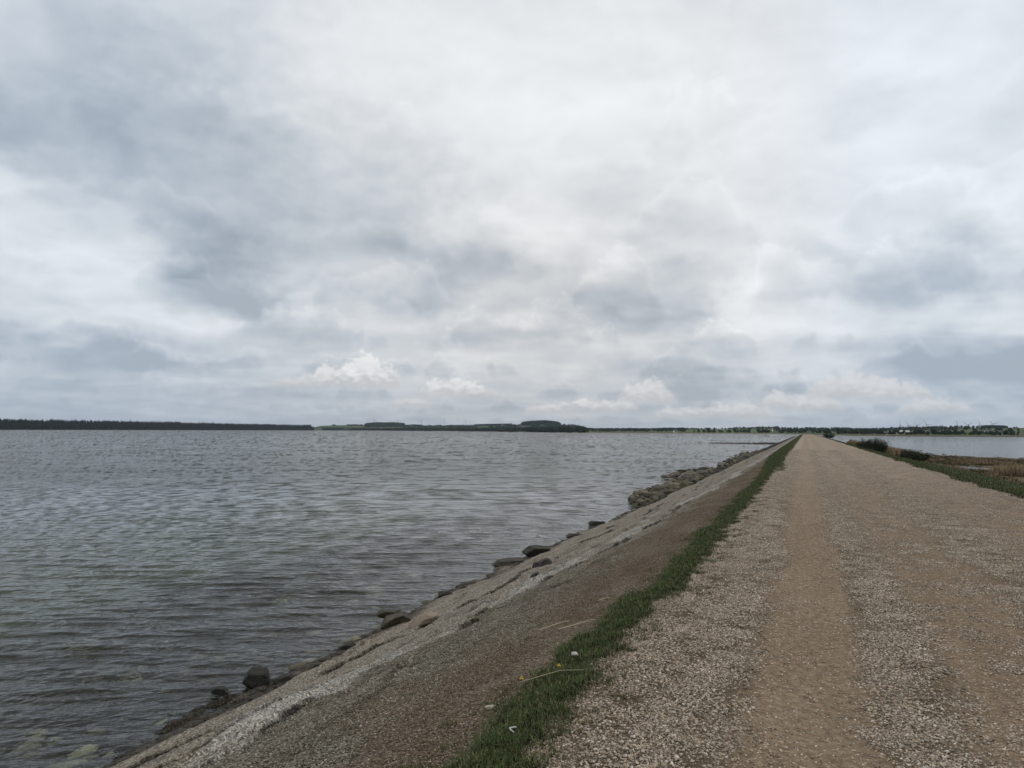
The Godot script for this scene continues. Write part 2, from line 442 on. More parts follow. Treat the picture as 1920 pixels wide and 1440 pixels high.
func sky_at(az: float, el: float) -> Color:
	var ca := cos(deg_to_rad(az))
	var sa := sin(deg_to_rad(az))
	var k := 1.0 / (tan(deg_to_rad(minf(el, 80.0))) + 0.10)
	var px := sa * k
	var pz := ca * k
	var wx := sky_w.get_noise_2d(px * 1.3, pz * 1.3)
	var wz := sky_w.get_noise_2d(px * 1.3 + 90.0, pz * 1.3)
	var big := sky_n.get_noise_2d(px + 0.25 * wx, pz + 0.25 * wz)
	var fine := sky_p.get_noise_2d(px * 2.6 + 0.5 * wx, pz * 2.6)
	# streaks and rolls seen edge-on near the horizon
	var v := 0.893 + 0.042 * big + 0.03 * fine
	v += 0.02 * ss(14.0, 26.0, el)
	v -= 0.115 * ss(7.0, 0.6, el)
	v -= 0.03 * ss(-10.0, -40.0, az) * ss(60.0, 30.0, absf(az + 30.0))
	var wa := 3.2 * sky_w.get_noise_2d(az * 0.10, el * 0.15 + 30.0) + 1.5 * sky_p.get_noise_2d(az * 0.16, el * 0.30)
	var we := 1.9 * sky_w.get_noise_2d(az * 0.10 + 60.0, el * 0.15) + 0.9 * sky_p.get_noise_2d(az * 0.16 + 20.0, el * 0.30)
	var ragged := sky_p.get_noise_2d(az * 0.42 + 70.0, el * 0.62)
	wa += 1.3 * ragged
	we += 0.55 * sky_p.get_noise_2d(az * 0.42, el * 0.62 + 30.0)
	var tex := sky_p.get_noise_2d(az * 0.13 + 0.06 * wa, el * 0.26 + 0.1 * we)
	we *= clampf(el / 9.0, 0.25, 1.0)
	if absf(az + 20.0) < 60.0:
		for m in MASSES:
			var dx: float = (az + wa - m[0]) / m[2]
			var dy: float = (el + we - m[1]) / m[3]
			var d2 := dx * dx + dy * dy
			if d2 < 9.0: v += m[4] * exp(-d2 * 0.85) * (0.95 + 0.5 * tex)
	v += 0.018 * tex + 0.02 * ragged * ss(0.97, 0.85, v)
	# layers of heaped cloud: tops take the light, undersides are grey
	if el < 26.0:
		var lump := absf(sky_p.get_noise_2d(az * 0.5 + 9.0, el * 0.9)) + 0.5 * absf(sky_p.get_noise_2d(az * 1.1, el * 2.0 + 5.0))
		for l in LAYERS:
			var n1 := sky_p.get_noise_2d(az * l[2] + l[0] * 37.0, l[0] * 5.0 + el * l[2] * 0.7)
			var rise: float = l[1] * (0.25 + 1.7 * n1)
			if rise <= 0.0: continue
			var base_: float = l[0] + 0.25 * l[1] * sky_w.get_noise_2d(az * l[2] * 0.6, l[0] * 9.0)
			var top_: float = base_ + rise * (0.75 + (0.7 if l[0] < 8.0 else 0.25) * lump)
			var soft: float = 0.10 * l[1] + 0.12
			var cov := clampf((top_ - el) / soft, 0.0, 1.0) * ss(base_ - 0.5 * l[1], base_ + 0.25 * l[1], el)
			if cov <= 0.0: continue
			var upn := clampf((el - base_) / maxf(top_ - base_, 0.05), 0.0, 1.0)
			cov *= ss(0.05, 0.5, rise / l[1]) * (1.0 - 0.6 * ss(-30.0, -38.0, az) * ss(4.0, 2.0, l[0]))
			v += l[3] * cov * (lerpf(-0.105, 0.055, ss(0.0, 0.95, upn)) + (0.05 if l[0] < 8.0 else 0.02) * (lump - 0.4))
	# bands low over the horizon
	var low := sky_p.get_noise_2d(az * 0.09, el * 0.9 + 7.0)
	v += 0.035 * low * ss(7.0, 2.0, el)
	var warm := 0.0
	var heap_c := 0.0
	if el < 7.0:
		for h in HEAPS:
			var u: float = (az - h[0]) / (h[2] * 1.3)
			if absf(u) > 1.2: continue
			var bumps: float = 0.72 + 0.28 * sky_p.get_noise_2d(az * 0.75 + h[1] * 9.0, h[1]) + 0.55 * absf(sky_p.get_noise_2d(az * 0.8, el * 1.3 + h[0])) 
			var top: float = h[1] + 1.3 * h[3] * sqrt(maxf(0.0, 1.0 - u * u)) * bumps
			var into := minf((top - el) / 0.30, (el - h[1] + 0.3) / 0.6)
			var cover := clampf(into, 0.0, 1.0)
			if cover <= 0.0: continue
			var up := clampf((el - h[1]) / h[3], 0.0, 1.0)
			var shade: float = lerpf(0.775, h[4], ss(0.05, 0.75, up + 0.45 * sky_p.get_noise_2d(az * 1.1 + 4.0, el * 2.6)))
			v = lerpf(v, shade, cover * 0.75)
			heap_c = maxf(heap_c, cover)
	v = clampf(v, 0.60, 0.96)
	# cool grey in the shaded cloud, nearly white where it is thin
	var cool := ss(0.92, 0.68, v) * 0.032 + 0.018
	var side := ss(-30.0, -50.0, az) * ss(-80.0, -58.0, az) * 0.018 + ss(-6.0, 8.0, az) * ss(40.0, 20.0, az) * 0.02
	var mid := exp(-pow((az + 18.0) / 10.0, 2.0)) * ss(22.0, 10.0, el) * 0.012
	cool = cool + side - mid
	var c := Color(v - cool * 0.72, v, v + cool * 0.78)
	if heap_c > 0.0: c = c.lerp(Color(v, v, v * 1.003), heap_c * 0.6)
	return c.srgb_to_linear()

func make_sky() -> ImageTexture:
	sky_n = rough(FastNoiseLite.TYPE_SIMPLEX_SMOOTH, 0.55, 5, 21)
	sky_w = rough(FastNoiseLite.TYPE_SIMPLEX_SMOOTH, 0.8, 3, 5)
	sky_p = rough(FastNoiseLite.TYPE_SIMPLEX_SMOOTH, 1.0, 5, 33)
	var w := 4096
	var h := 2048
	var lo := PackedFloat32Array()
	for y in 256:
		for x in 1024:
			var c := sky_at((x + 0.5) / 1024.0 * 360.0 - 180.0, 90.0 - (y + 0.5) / 512.0 * 180.0)
			lo.append_array([c.r, c.g, c.b])
	for i in 256 * 1024: lo.append_array([0.16, 0.17, 0.17])
	var im := Image.create_from_data(1024, 512, false, Image.FORMAT_RGBF, lo.to_byte_array())
	im.resize(w, h, Image.INTERPOLATE_CUBIC)
	# the part in view again with finer cloud detail, the same function
	var x0 := int((180.0 - 66.0) / 360.0 * w)
	var x1 := int((180.0 + 26.0) / 360.0 * w)
	var y0 := int(50.0 / 180.0 * h)
	var part := PackedFloat32Array()
	for y in range(y0, h / 2):
		for x in range(x0, x1):
			var c := sky_at((x + 0.5) / w * 360.0 - 180.0, 90.0 - (y + 0.5) / h * 180.0)
			part.append_array([c.r, c.g, c.b])
	var im2 := Image.create_from_data(x1 - x0, h / 2 - y0, false, Image.FORMAT_RGBF, part.to_byte_array())
	im.blit_rect(im2, Rect2i(0, 0, x1 - x0, h / 2 - y0), Vector2i(x0, y0))
	# a panorama begins at -z
	var round_ := Image.create_empty(w, h, false, Image.FORMAT_RGBF)
	round_.blit_rect(im, Rect2i(w / 2, 0, w / 2, h), Vector2i(0, 0))
	round_.blit_rect(im, Rect2i(0, 0, w / 2, h), Vector2i(w / 2, 0))
	return ImageTexture.create_from_image(round_)

# ---------------------------------------------------------------- water
func water_sheet() -> Array:      # the near water and the open water
	var comps: Array = []
	var r := RandomNumberGenerator.new()
	r.seed = 77
	var lam := 0.17
	while lam < 1.9:
		for q in 2:
			var th := deg_to_rad(26.0 + r.randfn() * 12.0)       # travels towards the dike and the eye
			var l := lam * r.randf_range(0.9, 1.15)
			var slope := 0.058 if l < 0.3 else 0.072 if l < 0.8 else 0.020
			comps.append([sin(th) * TAU / l, cos(th) * TAU / l, slope * l / TAU, r.randf() * TAU, sin(th), cos(th), l])
		lam *= 1.36
	var rings := PackedFloat32Array()
	var d := 2.5
	while d < 3600.0:
		rings.append(d)
		d += clampf(d * d * 0.72 / 2367.0, 0.034, 400.0) * r.randf_range(0.62, 1.38)
	rings.append(3600.0)
	var a0 := -80.0
	var a1 := 36.0
	var na := 1300
	var v := PackedVector3Array()
	var nm := PackedVector3Array()
	var uv := PackedVector2Array()
	var idx := PackedInt32Array()
	var last := -1.0
	for d1 in rings:
		var gap: float = d1 - last
		last = d1
		for i in na + 1:
			var az := deg_to_rad(lerpf(a0, a1, float(i) / na))
			var x: float = sin(az) * d1
			var z: float = -cos(az) * d1
			var amp := 1.0
			if x > -1.0: amp = 0.5 if z < -95.0 else 0.08
			elif x > -9.0: amp = lerpf(0.45, 1.0, ss(-6.2, -9.0, x))
			amp *= 0.95 + 0.28 * n_a.get_noise_2d(x * 0.05, z * 0.05)
			var far := ss(18.0, 70.0, d1)
			var y := 0.0
			var dx := 0.0
			var dz := 0.0
			var sx := 0.0
			var sz := 0.0
			for c in comps:
				var ph: float = c[0] * x + c[1] * z + c[3]
				var s := sin(ph)
				var co := cos(ph)
				var a: float = c[2] * amp
				sx -= a * c[0] * s
				sz -= a * c[1] * s
				if gap < c[6] * 0.4:
					y += a * co
					dx -= a * c[4] * s
					dz -= a * c[5] * s
			if far > 0.0:       # groups of waves, long across the wind
				var across := x * 0.9 - z * 0.42
				var along := x * 0.42 + z * 0.9
				var grp := n_b.get_noise_2d(across * 0.10, along * 0.36) + 0.6 * n_b.get_noise_2d(across * 0.035 + 40.0, along * 0.11)
				# at a grazing view only the faces turned to the shore are seen; their steepness goes in groups
				var t := -(sx * 0.469 + sz * 0.883)
				var c2 := -(sx * 0.883 - sz * 0.469)
				t = lerpf(t, 0.75 * sqrt(t * t + 0.004) * clampf(1.0 + 0.9 * grp, 0.6, 1.9) + 0.025, far)
				sx = -(t * 0.469 + c2 * 0.883)
				sz = -(t * 0.883 - c2 * 0.469)
			v.append(Vector3(x + dx, WATER_Y + y, z + dz))
			nm.append(Vector3(-sx, 1.0, -sz).normalized())
			uv.append(Vector2(x * 0.88 - z * 0.47, (x * 0.47 + z * 0.88) * 1.7))
	var n1 := na + 1
	var idx2 := PackedInt32Array()
	for rr in rings.size() - 1:
		for i in na:
			var a := rr * n1 + i
			(idx if rings[rr] < 45.0 else idx2).append_array([a, a + n1, a + n1 + 1, a, a + n1 + 1, a + 1])
	return [arrays(v, nm, null, uv, idx), arrays(v, nm, null, uv, idx2)]

# ---------------------------------------------------------------- far land
const SHORE := [[-92, 1500], [-56, 1450], [-53, 1500], [-44, 1900], [-34.4, 2350], [-30, 2350], [-26, 2000], [-22.7, 1680], [-18.8, 1230], [-15, 1070], [-11, 985], [-7.4, 975], [-3.8, 1000], [-1, 900], [1, 780], [3, 672], [6.2, 600], [9, 605], [12.6, 625], [20, 700], [52, 900]]
const CREST := [[-92, 2000], [-55, 2000], [-34, 3000], [-30, 3100], [-20, 2900], [-15, 2600], [-11, 2400], [0, 2200], [8, 1900], [20, 2000], [52, 2000]]
const CREST_EL := [[-92, 0.12], [-55, 0.12], [-34.4, 0.14], [-34, 0.25], [-32.5, 0.30], [-31, 0.34], [-30, 0.38], [-28.4, 0.38], [-28, 0.35], [-26.5, 0.31], [-23.5, 0.32], [-22, 0.37], [-20, 0.39], [-19, 0.44], [-17.9, 0.47], [-17.1, 0.43], [-15.7, 0.33], [-15, 0.2], [-14.5, 0.12], [-11, 0.13], [-8, 0.14], [-5.8, 0.15], [-3, 0.2], [-1, 0.2], [2, 0.19], [5, 0.20], [7, 0.26], [9, 0.29], [11, 0.30], [13, 0.29], [16, 0.28], [52, 0.25]]

func land(az: float, r: float) -> float:
	var rs := table(SHORE, az)
	var rc := table(CREST, az)
	var top := tan(deg_to_rad(table(CREST_EL, az))) * rc + 1.6
	if r <= rs: return -1.4 - 0.02 * (rs - r)
	if r <= rc:
		var t := (r - rs) / (rc - rs)
		return -1.38 + minf(0.9, (r - rs) * 0.02) + (top + 0.5) * pow(t, 1.35) + 1.2 * n_a.get_noise_2d(az * 1.3, r * 0.004) * t * (1.0 - t) * 2.0
	return lerpf(top, 14.0, ss(0.0, 2500.0, r - rc))

func far_land() -> ArrayMesh:
	var v := PackedVector3Array()
	var c := PackedColorArray()
	var nm := PackedVector3Array()
	var idx := PackedInt32Array()
	var steps: Array = [-60.0, -10.0, 0.0, 12.0, 26.0, 45.0]
	var na := 960
	var f: Array = [0.05, 0.1, 0.15, 0.2, 0.27, 0.34, 0.41, 0.48, 0.55, 0.62, 0.69, 0.76, 0.83, 0.9, 0.96, 1.0]
	var nr := steps.size() + f.size() + 4
	for i in na + 1:
		var az := lerpf(-92.0, 52.0, float(i) / na)
		var rs := table(SHORE, az)
		var rc := table(CREST, az)
		for k in nr:
			var r := 0.0
			if k < steps.size(): r = rs + steps[k]
			elif k < steps.size() + f.size(): r = lerpf(rs + 45.0, rc, f[k - steps.size()])
			else: r = rc + [200.0, 800.0, 2500.0, 9000.0][k - steps.size() - f.size()]
			v.append(polar(az, r, land(az, r)))
			var past := r - rs
			var fld := n_cell.get_noise_2d(az * 60.0, r * 0.9)
			var col := Color(0.040, 0.070, 0.032)
			if fld > 0.45: col = Color(0.052, 0.080, 0.038)
			elif fld > 0.05: col = Color(0.045, 0.080, 0.034)
			elif fld < -0.6: col = Color(0.10, 0.092, 0.062)
			elif fld < -0.35: col = Color(0.075, 0.085, 0.042)
			if az > -10.2 and az < -2.0 and past > 60.0: col = Color(0.078, 0.112, 0.042) if fld > -0.5 else Color(0.07, 0.11, 0.04)
			if past < 46.0: col = Color(0.085, 0.085, 0.05)
			if past < 18.0: col = Color(0.22, 0.20, 0.17) if az > -26.0 and az < 0.0 else Color(0.09, 0.085, 0.07)
			if past < 5.0: col = Color(0.05, 0.048, 0.042)
			c.append(col * (1.0 + 0.18 * n_a.get_noise_2d(az * 4.0, r * 0.05)))
			nm.append(Vector3.UP)
	for i in na:
		for k in nr - 1:
			var a := i * nr + k
			idx.append_array([a, a + 1, a + nr + 1, a, a + nr + 1, a + nr])
	for i in range(0, na + 1):
		for k in nr:
			var p0 := v[maxi(i - 1, 0) * nr + k]
			var p1 := v[mini(i + 1, na) * nr + k]
			var q0 := v[i * nr + maxi(k - 1, 0)]
			var q1 := v[i * nr + mini(k + 1, nr - 1)]
			var n := (p1 - p0).cross(q1 - q0).normalized()
			nm[i * nr + k] = n if n.y > 0.0 else -n
	return arrays(v, nm, c, null, idx)

func far_conifer(seed_: int) -> ArrayMesh:      # one metre tall
	var r := RandomNumberGenerator.new()
	r.seed = seed_
	var st := begun()
	tube(st, [Vector3.ZERO, Vector3(0, 0.4, 0)], [0.02, 0.015], 5, Color(0.05, 0.04, 0.03))
	var y := 0.05
	for t in 5:
		var rad := 0.21 * (1.0 - 0.17 * t) * r.randf_range(0.85, 1.1)
		var hgt := 0.34 - 0.02 * t
		var tip := Vector3(r.randfn() * 0.012, y + hgt, r.randfn() * 0.012)
		var ring: Array = []
		for k in 9:
			var a := TAU * k / 9 + r.randf() * 0.3
			ring.append(Vector3(cos(a), 0, sin(a)) * rad * r.randf_range(0.6, 1.15) + Vector3(0, y + r.randf_range(-0.03, 0.04), 0))
		for k in 9:
			flat_tri(st, ring[(k + 1) % 9], ring[k], tip, Color.WHITE * r.randf_range(0.7, 1.2))
		y += 0.165
	return st.commit()

func far_broadleaf(seed_: int) -> ArrayMesh:    # one metre tall, leafy clumps round a few limbs
	var r := RandomNumberGenerator.new()
	r.seed = seed_
	var st := begun()
	tube(st, [Vector3.ZERO, Vector3(0.01, 0.3, 0), Vector3(0.02, 0.6, 0.01)], [0.03, 0.022, 0.01], 5, Color(0.06, 0.05, 0.04))
	var s := ico(1)
	for b in 7:
		var at := Vector3(r.randfn() * 0.17, r.randf_range(0.3, 0.8), r.randfn() * 0.17)
		var rad := r.randf_range(0.13, 0.24)
		var pts: Array = []
		for p in s[0]: pts.append(at + p * rad * r.randf_range(0.7, 1.25))
		for f in s[1]: flat_tri(st, pts[f[0]], pts[f[1]], pts[f[2]], Color.WHITE * r.randf_range(0.65, 1.25))
	return st.commit()

# a shrub with leaf-sized faces: stems and foliage
func shrub(called: String, at: Vector3, size: Vector3, seed_: int, leaves: int, tones: Array, label: String, leaf := 0.05, twiggy := 0.3) -> Node3D:
	var r := RandomNumberGenerator.new()
	r.seed = seed_
	var t := thing(called, at, label, "bush")
	var st := begun()
	var tips: Array = []
	for k in 26:
		var a := r.randf() * TAU
		var d := sqrt(r.randf())
		var end := Vector3(cos(a) * d * size.x * 0.5, size.y * (0.55 + 0.45 * r.randf()) * sqrt(1.0 - 0.7 * d * d), sin(a) * d * size.z * 0.5)
		var mid := end * 0.5 + Vector3(r.randfn() * 0.08, 0.1, r.randfn() * 0.08)
		tube(st, [Vector3(end.x * 0.12, -0.1, end.z * 0.12), mid, end * (1.0 + twiggy * r.randf() * 0.4)], [0.022, 0.014, 0.005], 4, Color(0.05, 0.042, 0.034))
		tips.append_array([end, mid.lerp(end, 0.5), mid])
	put("stems", st.commit(), tinted(0.95), t)
	st = begun()
	for k in leaves:
		var c: Vector3 = tips[r.randi() % tips.size()]
		var p := c + Vector3(r.randfn(), r.randfn() * 0.8, r.randfn()) * size.y * 0.13
		p.y = maxf(p.y, 0.02)
		var b := Basis.from_euler(Vector3(r.randf() * TAU, r.randf() * TAU, 0)) * leaf * r.randf_range(0.6, 1.5)
		var col: Color = tones[r.randi() % tones.size()] * r.randf_range(0.7, 1.3)
		flat_tri(st, p - b.x, p + b.z * 0.5, p + b.x, col)
		flat_tri(st, p - b.x, p + b.x, p - b.z * 0.5, col)
	var fm := tinted(0.8, 0.3)
	fm.backlight_enabled = true
	fm.backlight = Color(0.15, 0.18, 0.08)
	put("foliage", st.commit(), fm, t)
	return t

func house(az: float, r: float, wide: float, deep: float, tall: float, turn: float, wall: Color, roof: Color, label: String) -> void:
	var t := thing("house", polar(az, r, land(az, r) - 0.3), label, "house", "small white houses along the far shore")
	t.rotation.y = deg_to_rad(-az + turn)
	var st := begun()
	box(st, Vector3(-wide / 2, -1.0, -deep / 2), Vector3(wide / 2, tall, deep / 2))
	for s in [-1, 1]:       # gables
		var g: Array = [Vector3(s * wide / 2, tall, -deep / 2), Vector3(s * wide / 2, tall, deep / 2), Vector3(s * wide / 2, tall + deep * 0.42, 0)]
		if s > 0: flat_tri(st, g[1], g[0], g[2], Color.WHITE)
		else: flat_tri(st, g[0], g[1], g[2], Color.WHITE)
	put("wall", st.commit(), mat(wall, 0.8), t)
	st = begun()
	var e := 0.5
	for s in [-1, 1]:
		var p: Array = []
		for k in [0.0, 0.25]:
			p.append_array([Vector3(-wide / 2 - e, tall - 0.2 + k, s * (deep / 2 + e)), Vector3(wide / 2 + e, tall - 0.2 + k, s * (deep / 2 + e)), Vector3(wide / 2 + e, tall + deep * 0.42 + k, 0), Vector3(-wide / 2 - e, tall + deep * 0.42 + k, 0)])
		for q in [[4, 5, 6, 7], [3, 2, 1, 0], [0, 1, 5, 4], [1, 2, 6, 5], [3, 0, 4, 7]]:
			var w: Array = q if s > 0 else [q[3], q[2], q[1], q[0]]
			flat_tri(st, p[w[0]], p[w[1]], p[w[2]], Color.WHITE)
			flat_tri(st, p[w[0]], p[w[2]], p[w[3]], Color.WHITE)
	put("roof", st.commit(), mat(roof, 0.85), t)
	for k in 3:
		st = begun()
		var wx := (k - 1) * wide * 0.3
		box(st, Vector3(wx - 0.55, tall * 0.35, deep / 2), Vector3(wx + 0.55, tall * 0.8, deep / 2 + 0.04))
		put("window", st.commit(), mat(Color(0.05, 0.055, 0.06), 0.2, 0.5), t)

func turbine(az: float, el: float, r: float, reach: float, spin: float, yaw: float, label: String, group: String) -> void:
	var hub_y := tan(deg_to_rad(el)) * r + 1.6
	var base := land(az, r) - 0.5
	var t := thing("wind_turbine", polar(az, r, base), label, "wind turbine", group)
	t.rotation.y = deg_to_rad(-az + yaw)
	var hh := hub_y - base
	var white := mat(Color(0.30, 0.31, 0.33), 0.5)
	var st := begun()
	tube(st, [Vector3.ZERO, Vector3(0, hh * 0.5, 0), Vector3(0, hh - reach * 0.03, 0)], [reach * 0.075, reach * 0.06, reach * 0.042], 10, Color.WHITE)
	put("tower", st.commit(), white, t)
	st = begun()
	box(st, Vector3(-reach * 0.05, hh - reach * 0.045, -reach * 0.18), Vector3(reach * 0.05, hh + reach * 0.06, reach * 0.07))
	put("nacelle", st.commit(), white, t)
	st = begun()
	tube(st, [Vector3(0, hh, reach * 0.07), Vector3(0, hh, reach * 0.13), Vector3(0, hh, reach * 0.16)], [reach * 0.05, reach * 0.045, reach * 0.012], 8, Color.WHITE)
	put("hub", st.commit(), white, t)
	for k in 3:
		st = begun()
		var sec: Array = []
		for q in [[0.03, 0.030, 0.030], [0.18, 0.062, 0.022], [0.55, 0.040, 0.012], [1.0, 0.012, 0.004]]:
			sec.append([Vector3(-q[1] * 0.6, q[0], 0), Vector3(0, q[0], q[2]), Vector3(q[1], q[0], 0), Vector3(0, q[0], -q[2])])
		for s in 3:
			for e in 4:
				var e2 := (e + 1) % 4
				flat_tri(st, sec[s][e] * reach, sec[s][e2] * reach, sec[s + 1][e2] * reach, Color.WHITE)
				flat_tri(st, sec[s][e] * reach, sec[s + 1][e2] * reach, sec[s + 1][e] * reach, Color.WHITE)
		var b := put("blade", st.commit(), white, t)
		b.position = Vector3(0, hh, reach * 0.11)
		b.rotation.z = deg_to_rad(spin + 120.0 * k)

# ================================================================ the scene
func _ready() -> void:
	rng.seed = 4
	n_a = rough(FastNoiseLite.TYPE_SIMPLEX_SMOOTH, 1.0, 3, 11)
	n_b = rough(FastNoiseLite.TYPE_SIMPLEX_SMOOTH, 1.0, 4, 29)
	n_cell = rough(FastNoiseLite.TYPE_CELLULAR, 0.006, 1, 8)
	n_cell.cellular_return_type = FastNoiseLite.RETURN_CELL_VALUE

	# camera, sky, sun behind cloud, exposure
	var cam := Camera3D.new()
	cam.name = "camera"
	cam.position = EYE
	cam.rotation_order = EULER_ORDER_YXZ
	cam.rotation = Vector3(deg_to_rad(3.356), deg_to_rad(20.3675), deg_to_rad(0.26))
	cam.fov = 51.88
	cam.near = 0.05
	cam.far = 16000.0
	add_child(cam)
	cam.current = true
	var env := Environment.new()
	env.background_mode = Environment.BG_SKY
	var pano := PanoramaSkyMaterial.new()
	pano.panorama = make_sky()
	env.sky = Sky.new()
	env.sky.sky_material = pano
	env.background_energy_multiplier = 1.0
	env.tonemap_mode = Environment.TONE_MAPPER_LINEAR
	env.tonemap_exposure = 1.0
	env.sdfgi_enabled = true
	env.ssao_enabled = true
	env.ssil_enabled = true
	env.fog_enabled = true
	env.fog_density = 0.00005
	env.fog_light_color = Color(0.78, 0.83, 0.9)
	var we := WorldEnvironment.new()
	we.name = "environment"
	we.environment = env
	add_child(we)
	var sun := DirectionalLight3D.new()
	sun.name = "sun"
	sun.light_energy = 0.3
	sun.light_color = Color(1.0, 0.96, 0.9)
	sun.light_angular_distance = 20.0
	sun.rotation = Vector3(deg_to_rad(-56.0), deg_to_rad(140.0), 0)
	sun.shadow_enabled = true
	add_child(sun)

	var t0 := Time.get_ticks_msec()
	build_ground()
	print("ground ", Time.get_ticks_msec() - t0)
	build_water()
	print("water ", Time.get_ticks_msec() - t0)
	build_far()
	print("far ", Time.get_ticks_msec() - t0)
	build_gravel()
	build_grass()
	build_marsh()
	build_rocks()
	build_litter()
	print("all ", Time.get_ticks_msec() - t0)

func build_ground() -> void:
	var zs := rows_to(6.0, 820.0, 0.028, 0.0085)
	# --- the sloping sea wall of cracked concrete and soil
	var m := tinted(0.92, 0.3)
	var speck := rough(FastNoiseLite.TYPE_CELLULAR, 0.085, 1, 3)
	speck.cellular_return_type = FastNoiseLite.RETURN_CELL_VALUE
	m.albedo_texture = noise_map(speck, 1024, Color(0.52, 0.50, 0.47), Color(1, 1, 1))
	var lumps := rough(FastNoiseLite.TYPE_CELLULAR, 0.05, 2, 3)
	lumps.cellular_return_type = FastNoiseLite.RETURN_DISTANCE
	m.normal_enabled = true
	m.normal_texture = relief(lumps, 640, 10.0)
	m.normal_scale = 1.7
	m.uv1_scale = Vector3(0.8, 0.8, 1)
	var slope := sheet(cols([[-13.0, 0.4], [-9.0, 0.12], [-6.6, 0.024], [-2.2, 0.05], [-1.3, 0.0]]), zs, slope_look)
	tag(put("sea_wall_slope", slope, m), "", "", "", "structure")
	# --- the gravel road
	var rm := tinted(0.95, 0.2)
	var dust := rough(FastNoiseLite.TYPE_SIMPLEX_SMOOTH, 0.02, 6, 13)
	rm.albedo_texture = noise_map(dust, 1024, Color(0.72, 0.71, 0.70), Color(1, 1, 1))
	var grit := rough(FastNoiseLite.TYPE_CELLULAR, 0.06, 2, 17)
	grit.cellular_return_type = FastNoiseLite.RETURN_DISTANCE
	rm.normal_enabled = true
	rm.normal_texture = relief(grit, 640, 8.0)
	rm.normal_scale = 0.7
	rm.uv1_scale = Vector3(0.55, 0.55, 1)
	tag(put("gravel_road", sheet(cols([[-1.3, 0.05], [5.1, 0.0]]), rows_to(6.0, 820.0, 0.05, 0.012), road_look), rm), "", "", "", "structure")
	# --- bank and marsh on the right
	tag(put("marsh_ground", sheet(cols([[5.1, 0.1], [8.0, 0.3], [16.0, 0.5], [30.0, 2.0], [70.0, 0.0]]), rows_to(6.0, 820.0, 0.2, 0.012), marsh_look), tinted(0.97, 0.2)), "", "", "", "structure")
	# --- sea bed
	var st := begun()
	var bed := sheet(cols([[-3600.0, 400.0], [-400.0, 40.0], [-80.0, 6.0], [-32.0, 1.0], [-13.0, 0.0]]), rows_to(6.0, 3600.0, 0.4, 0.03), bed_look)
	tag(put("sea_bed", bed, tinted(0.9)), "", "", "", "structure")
	var bed2 := sheet(cols([[70.0, 30.0], [400.0, 200.0], [2000.0, 0.0]]), rows_to(6.0, 3600.0, 10.0, 0.05), func(x, _z): return [-3.6 - 0.002 * x, Color(0.03, 0.03, 0.03)])
	tag(put("lagoon_bed", bed2, tinted(0.9)), "", "", "", "structure")

func slope_look(x: float, z: float) -> Array:
	var s := skin(x, z)
	var y: float = ground(x, z) + s[0]
	var big := n_a.get_noise_2d(x * 0.5, z * 0.2)
	var mid := n_b.get_noise_2d(x * 1.2, z * 0.6 + 30.0)
	var fin := n_b.get_noise_2d(x * 5.0, z * 5.0)
	var soil := Color(0.185, 0.15, 0.112)
	var moss := Color(0.135, 0.094, 0.06)
	var darkrock := Color(0.215, 0.19, 0.152)
	var pale := Color(0.44, 0.425, 0.395)
	var beige := Color(0.33, 0.298, 0.248)
	var b := crack_at(1, z)
	var a := crack_at(0, z)
	var c := soil.lerp(moss, ss(0.05, 0.5, mid + 0.35 * fin) * ss(-2.9, -1.9, x))
	c = c.lerp(darkrock, ss(-2.35, -3.0, x + 0.5 * mid))
	var far := ss(8.0, 17.0, -z)                     # farther along the skin is bared, paler
	c = c.lerp(Color(0.29, 0.255, 0.21), ss(-2.5, -3.1, x + 0.5 * big + 0.3 * mid) * far * 0.9)
	var strip := ss(b + 0.03, b - 0.03, x)
	c = c.lerp(beige.lerp(Color(0.22, 0.2, 0.17), ss(0.0, 0.5, mid)), strip)
	var pale_k := strip * ss(b - 0.62 - 0.3 * mid, b - 0.45 - 0.3 * mid, x) * ss(-0.35, 0.05, big + 0.4 * mid)
	c = c.lerp(pale, pale_k)
	c = c.lerp(beige, ss(a, a - 0.06, x) * 0.7)
	c *= 1.40 + 0.16 * fin + 0.12 * mid + 0.30 * n_b.get_noise_2d(x * 3.5, z * 0.22 + 80.0)
	c = c.lerp(Color(0.02, 0.018, 0.015), float(s[1]) * 0.85)  # shade in the cracks and on the slab faces, painted dark
	# wet weed at and under the waterline, deeper with water absorption painted in
	var wet := ss(WATER_Y + 0.13, WATER_Y + 0.0, y - 0.04 * fin)
	c = c.lerp(Color(0.052, 0.046, 0.034) * (1.0 + 0.5 * fin), wet)
	var weed := ss(-1.5, -2.2, y)
	c = c.lerp(Color(0.06, 0.06, 0.038) * (1.0 + 0.6 * mid), weed)
	return [y, c]

func road_look(x: float, z: float) -> Array:
	var g := gravel(x, z)
	var mid := n_b.get_noise_2d(x * 1.1, z * 0.5)
	var dirt := Color(0.285, 0.218, 0.152).lerp(Color(0.37, 0.302, 0.23), ss(8.0, 40.0, -z))  # paler with distance: lens vignetting put into the dirt colour
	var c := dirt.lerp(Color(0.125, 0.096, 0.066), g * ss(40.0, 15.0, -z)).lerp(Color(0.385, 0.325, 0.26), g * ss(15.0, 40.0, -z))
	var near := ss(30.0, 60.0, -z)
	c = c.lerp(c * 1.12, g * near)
	c = c.lerp(Color(0.13, 0.105, 0.075), ss(-0.95, -1.25, x + 0.1 * mid) * 0.6)
	c *= 1.0 + 0.14 * mid + 0.08 * n_b.get_noise_2d(x * 3.0, z * 0.25)
	return [ground(x, z), c]

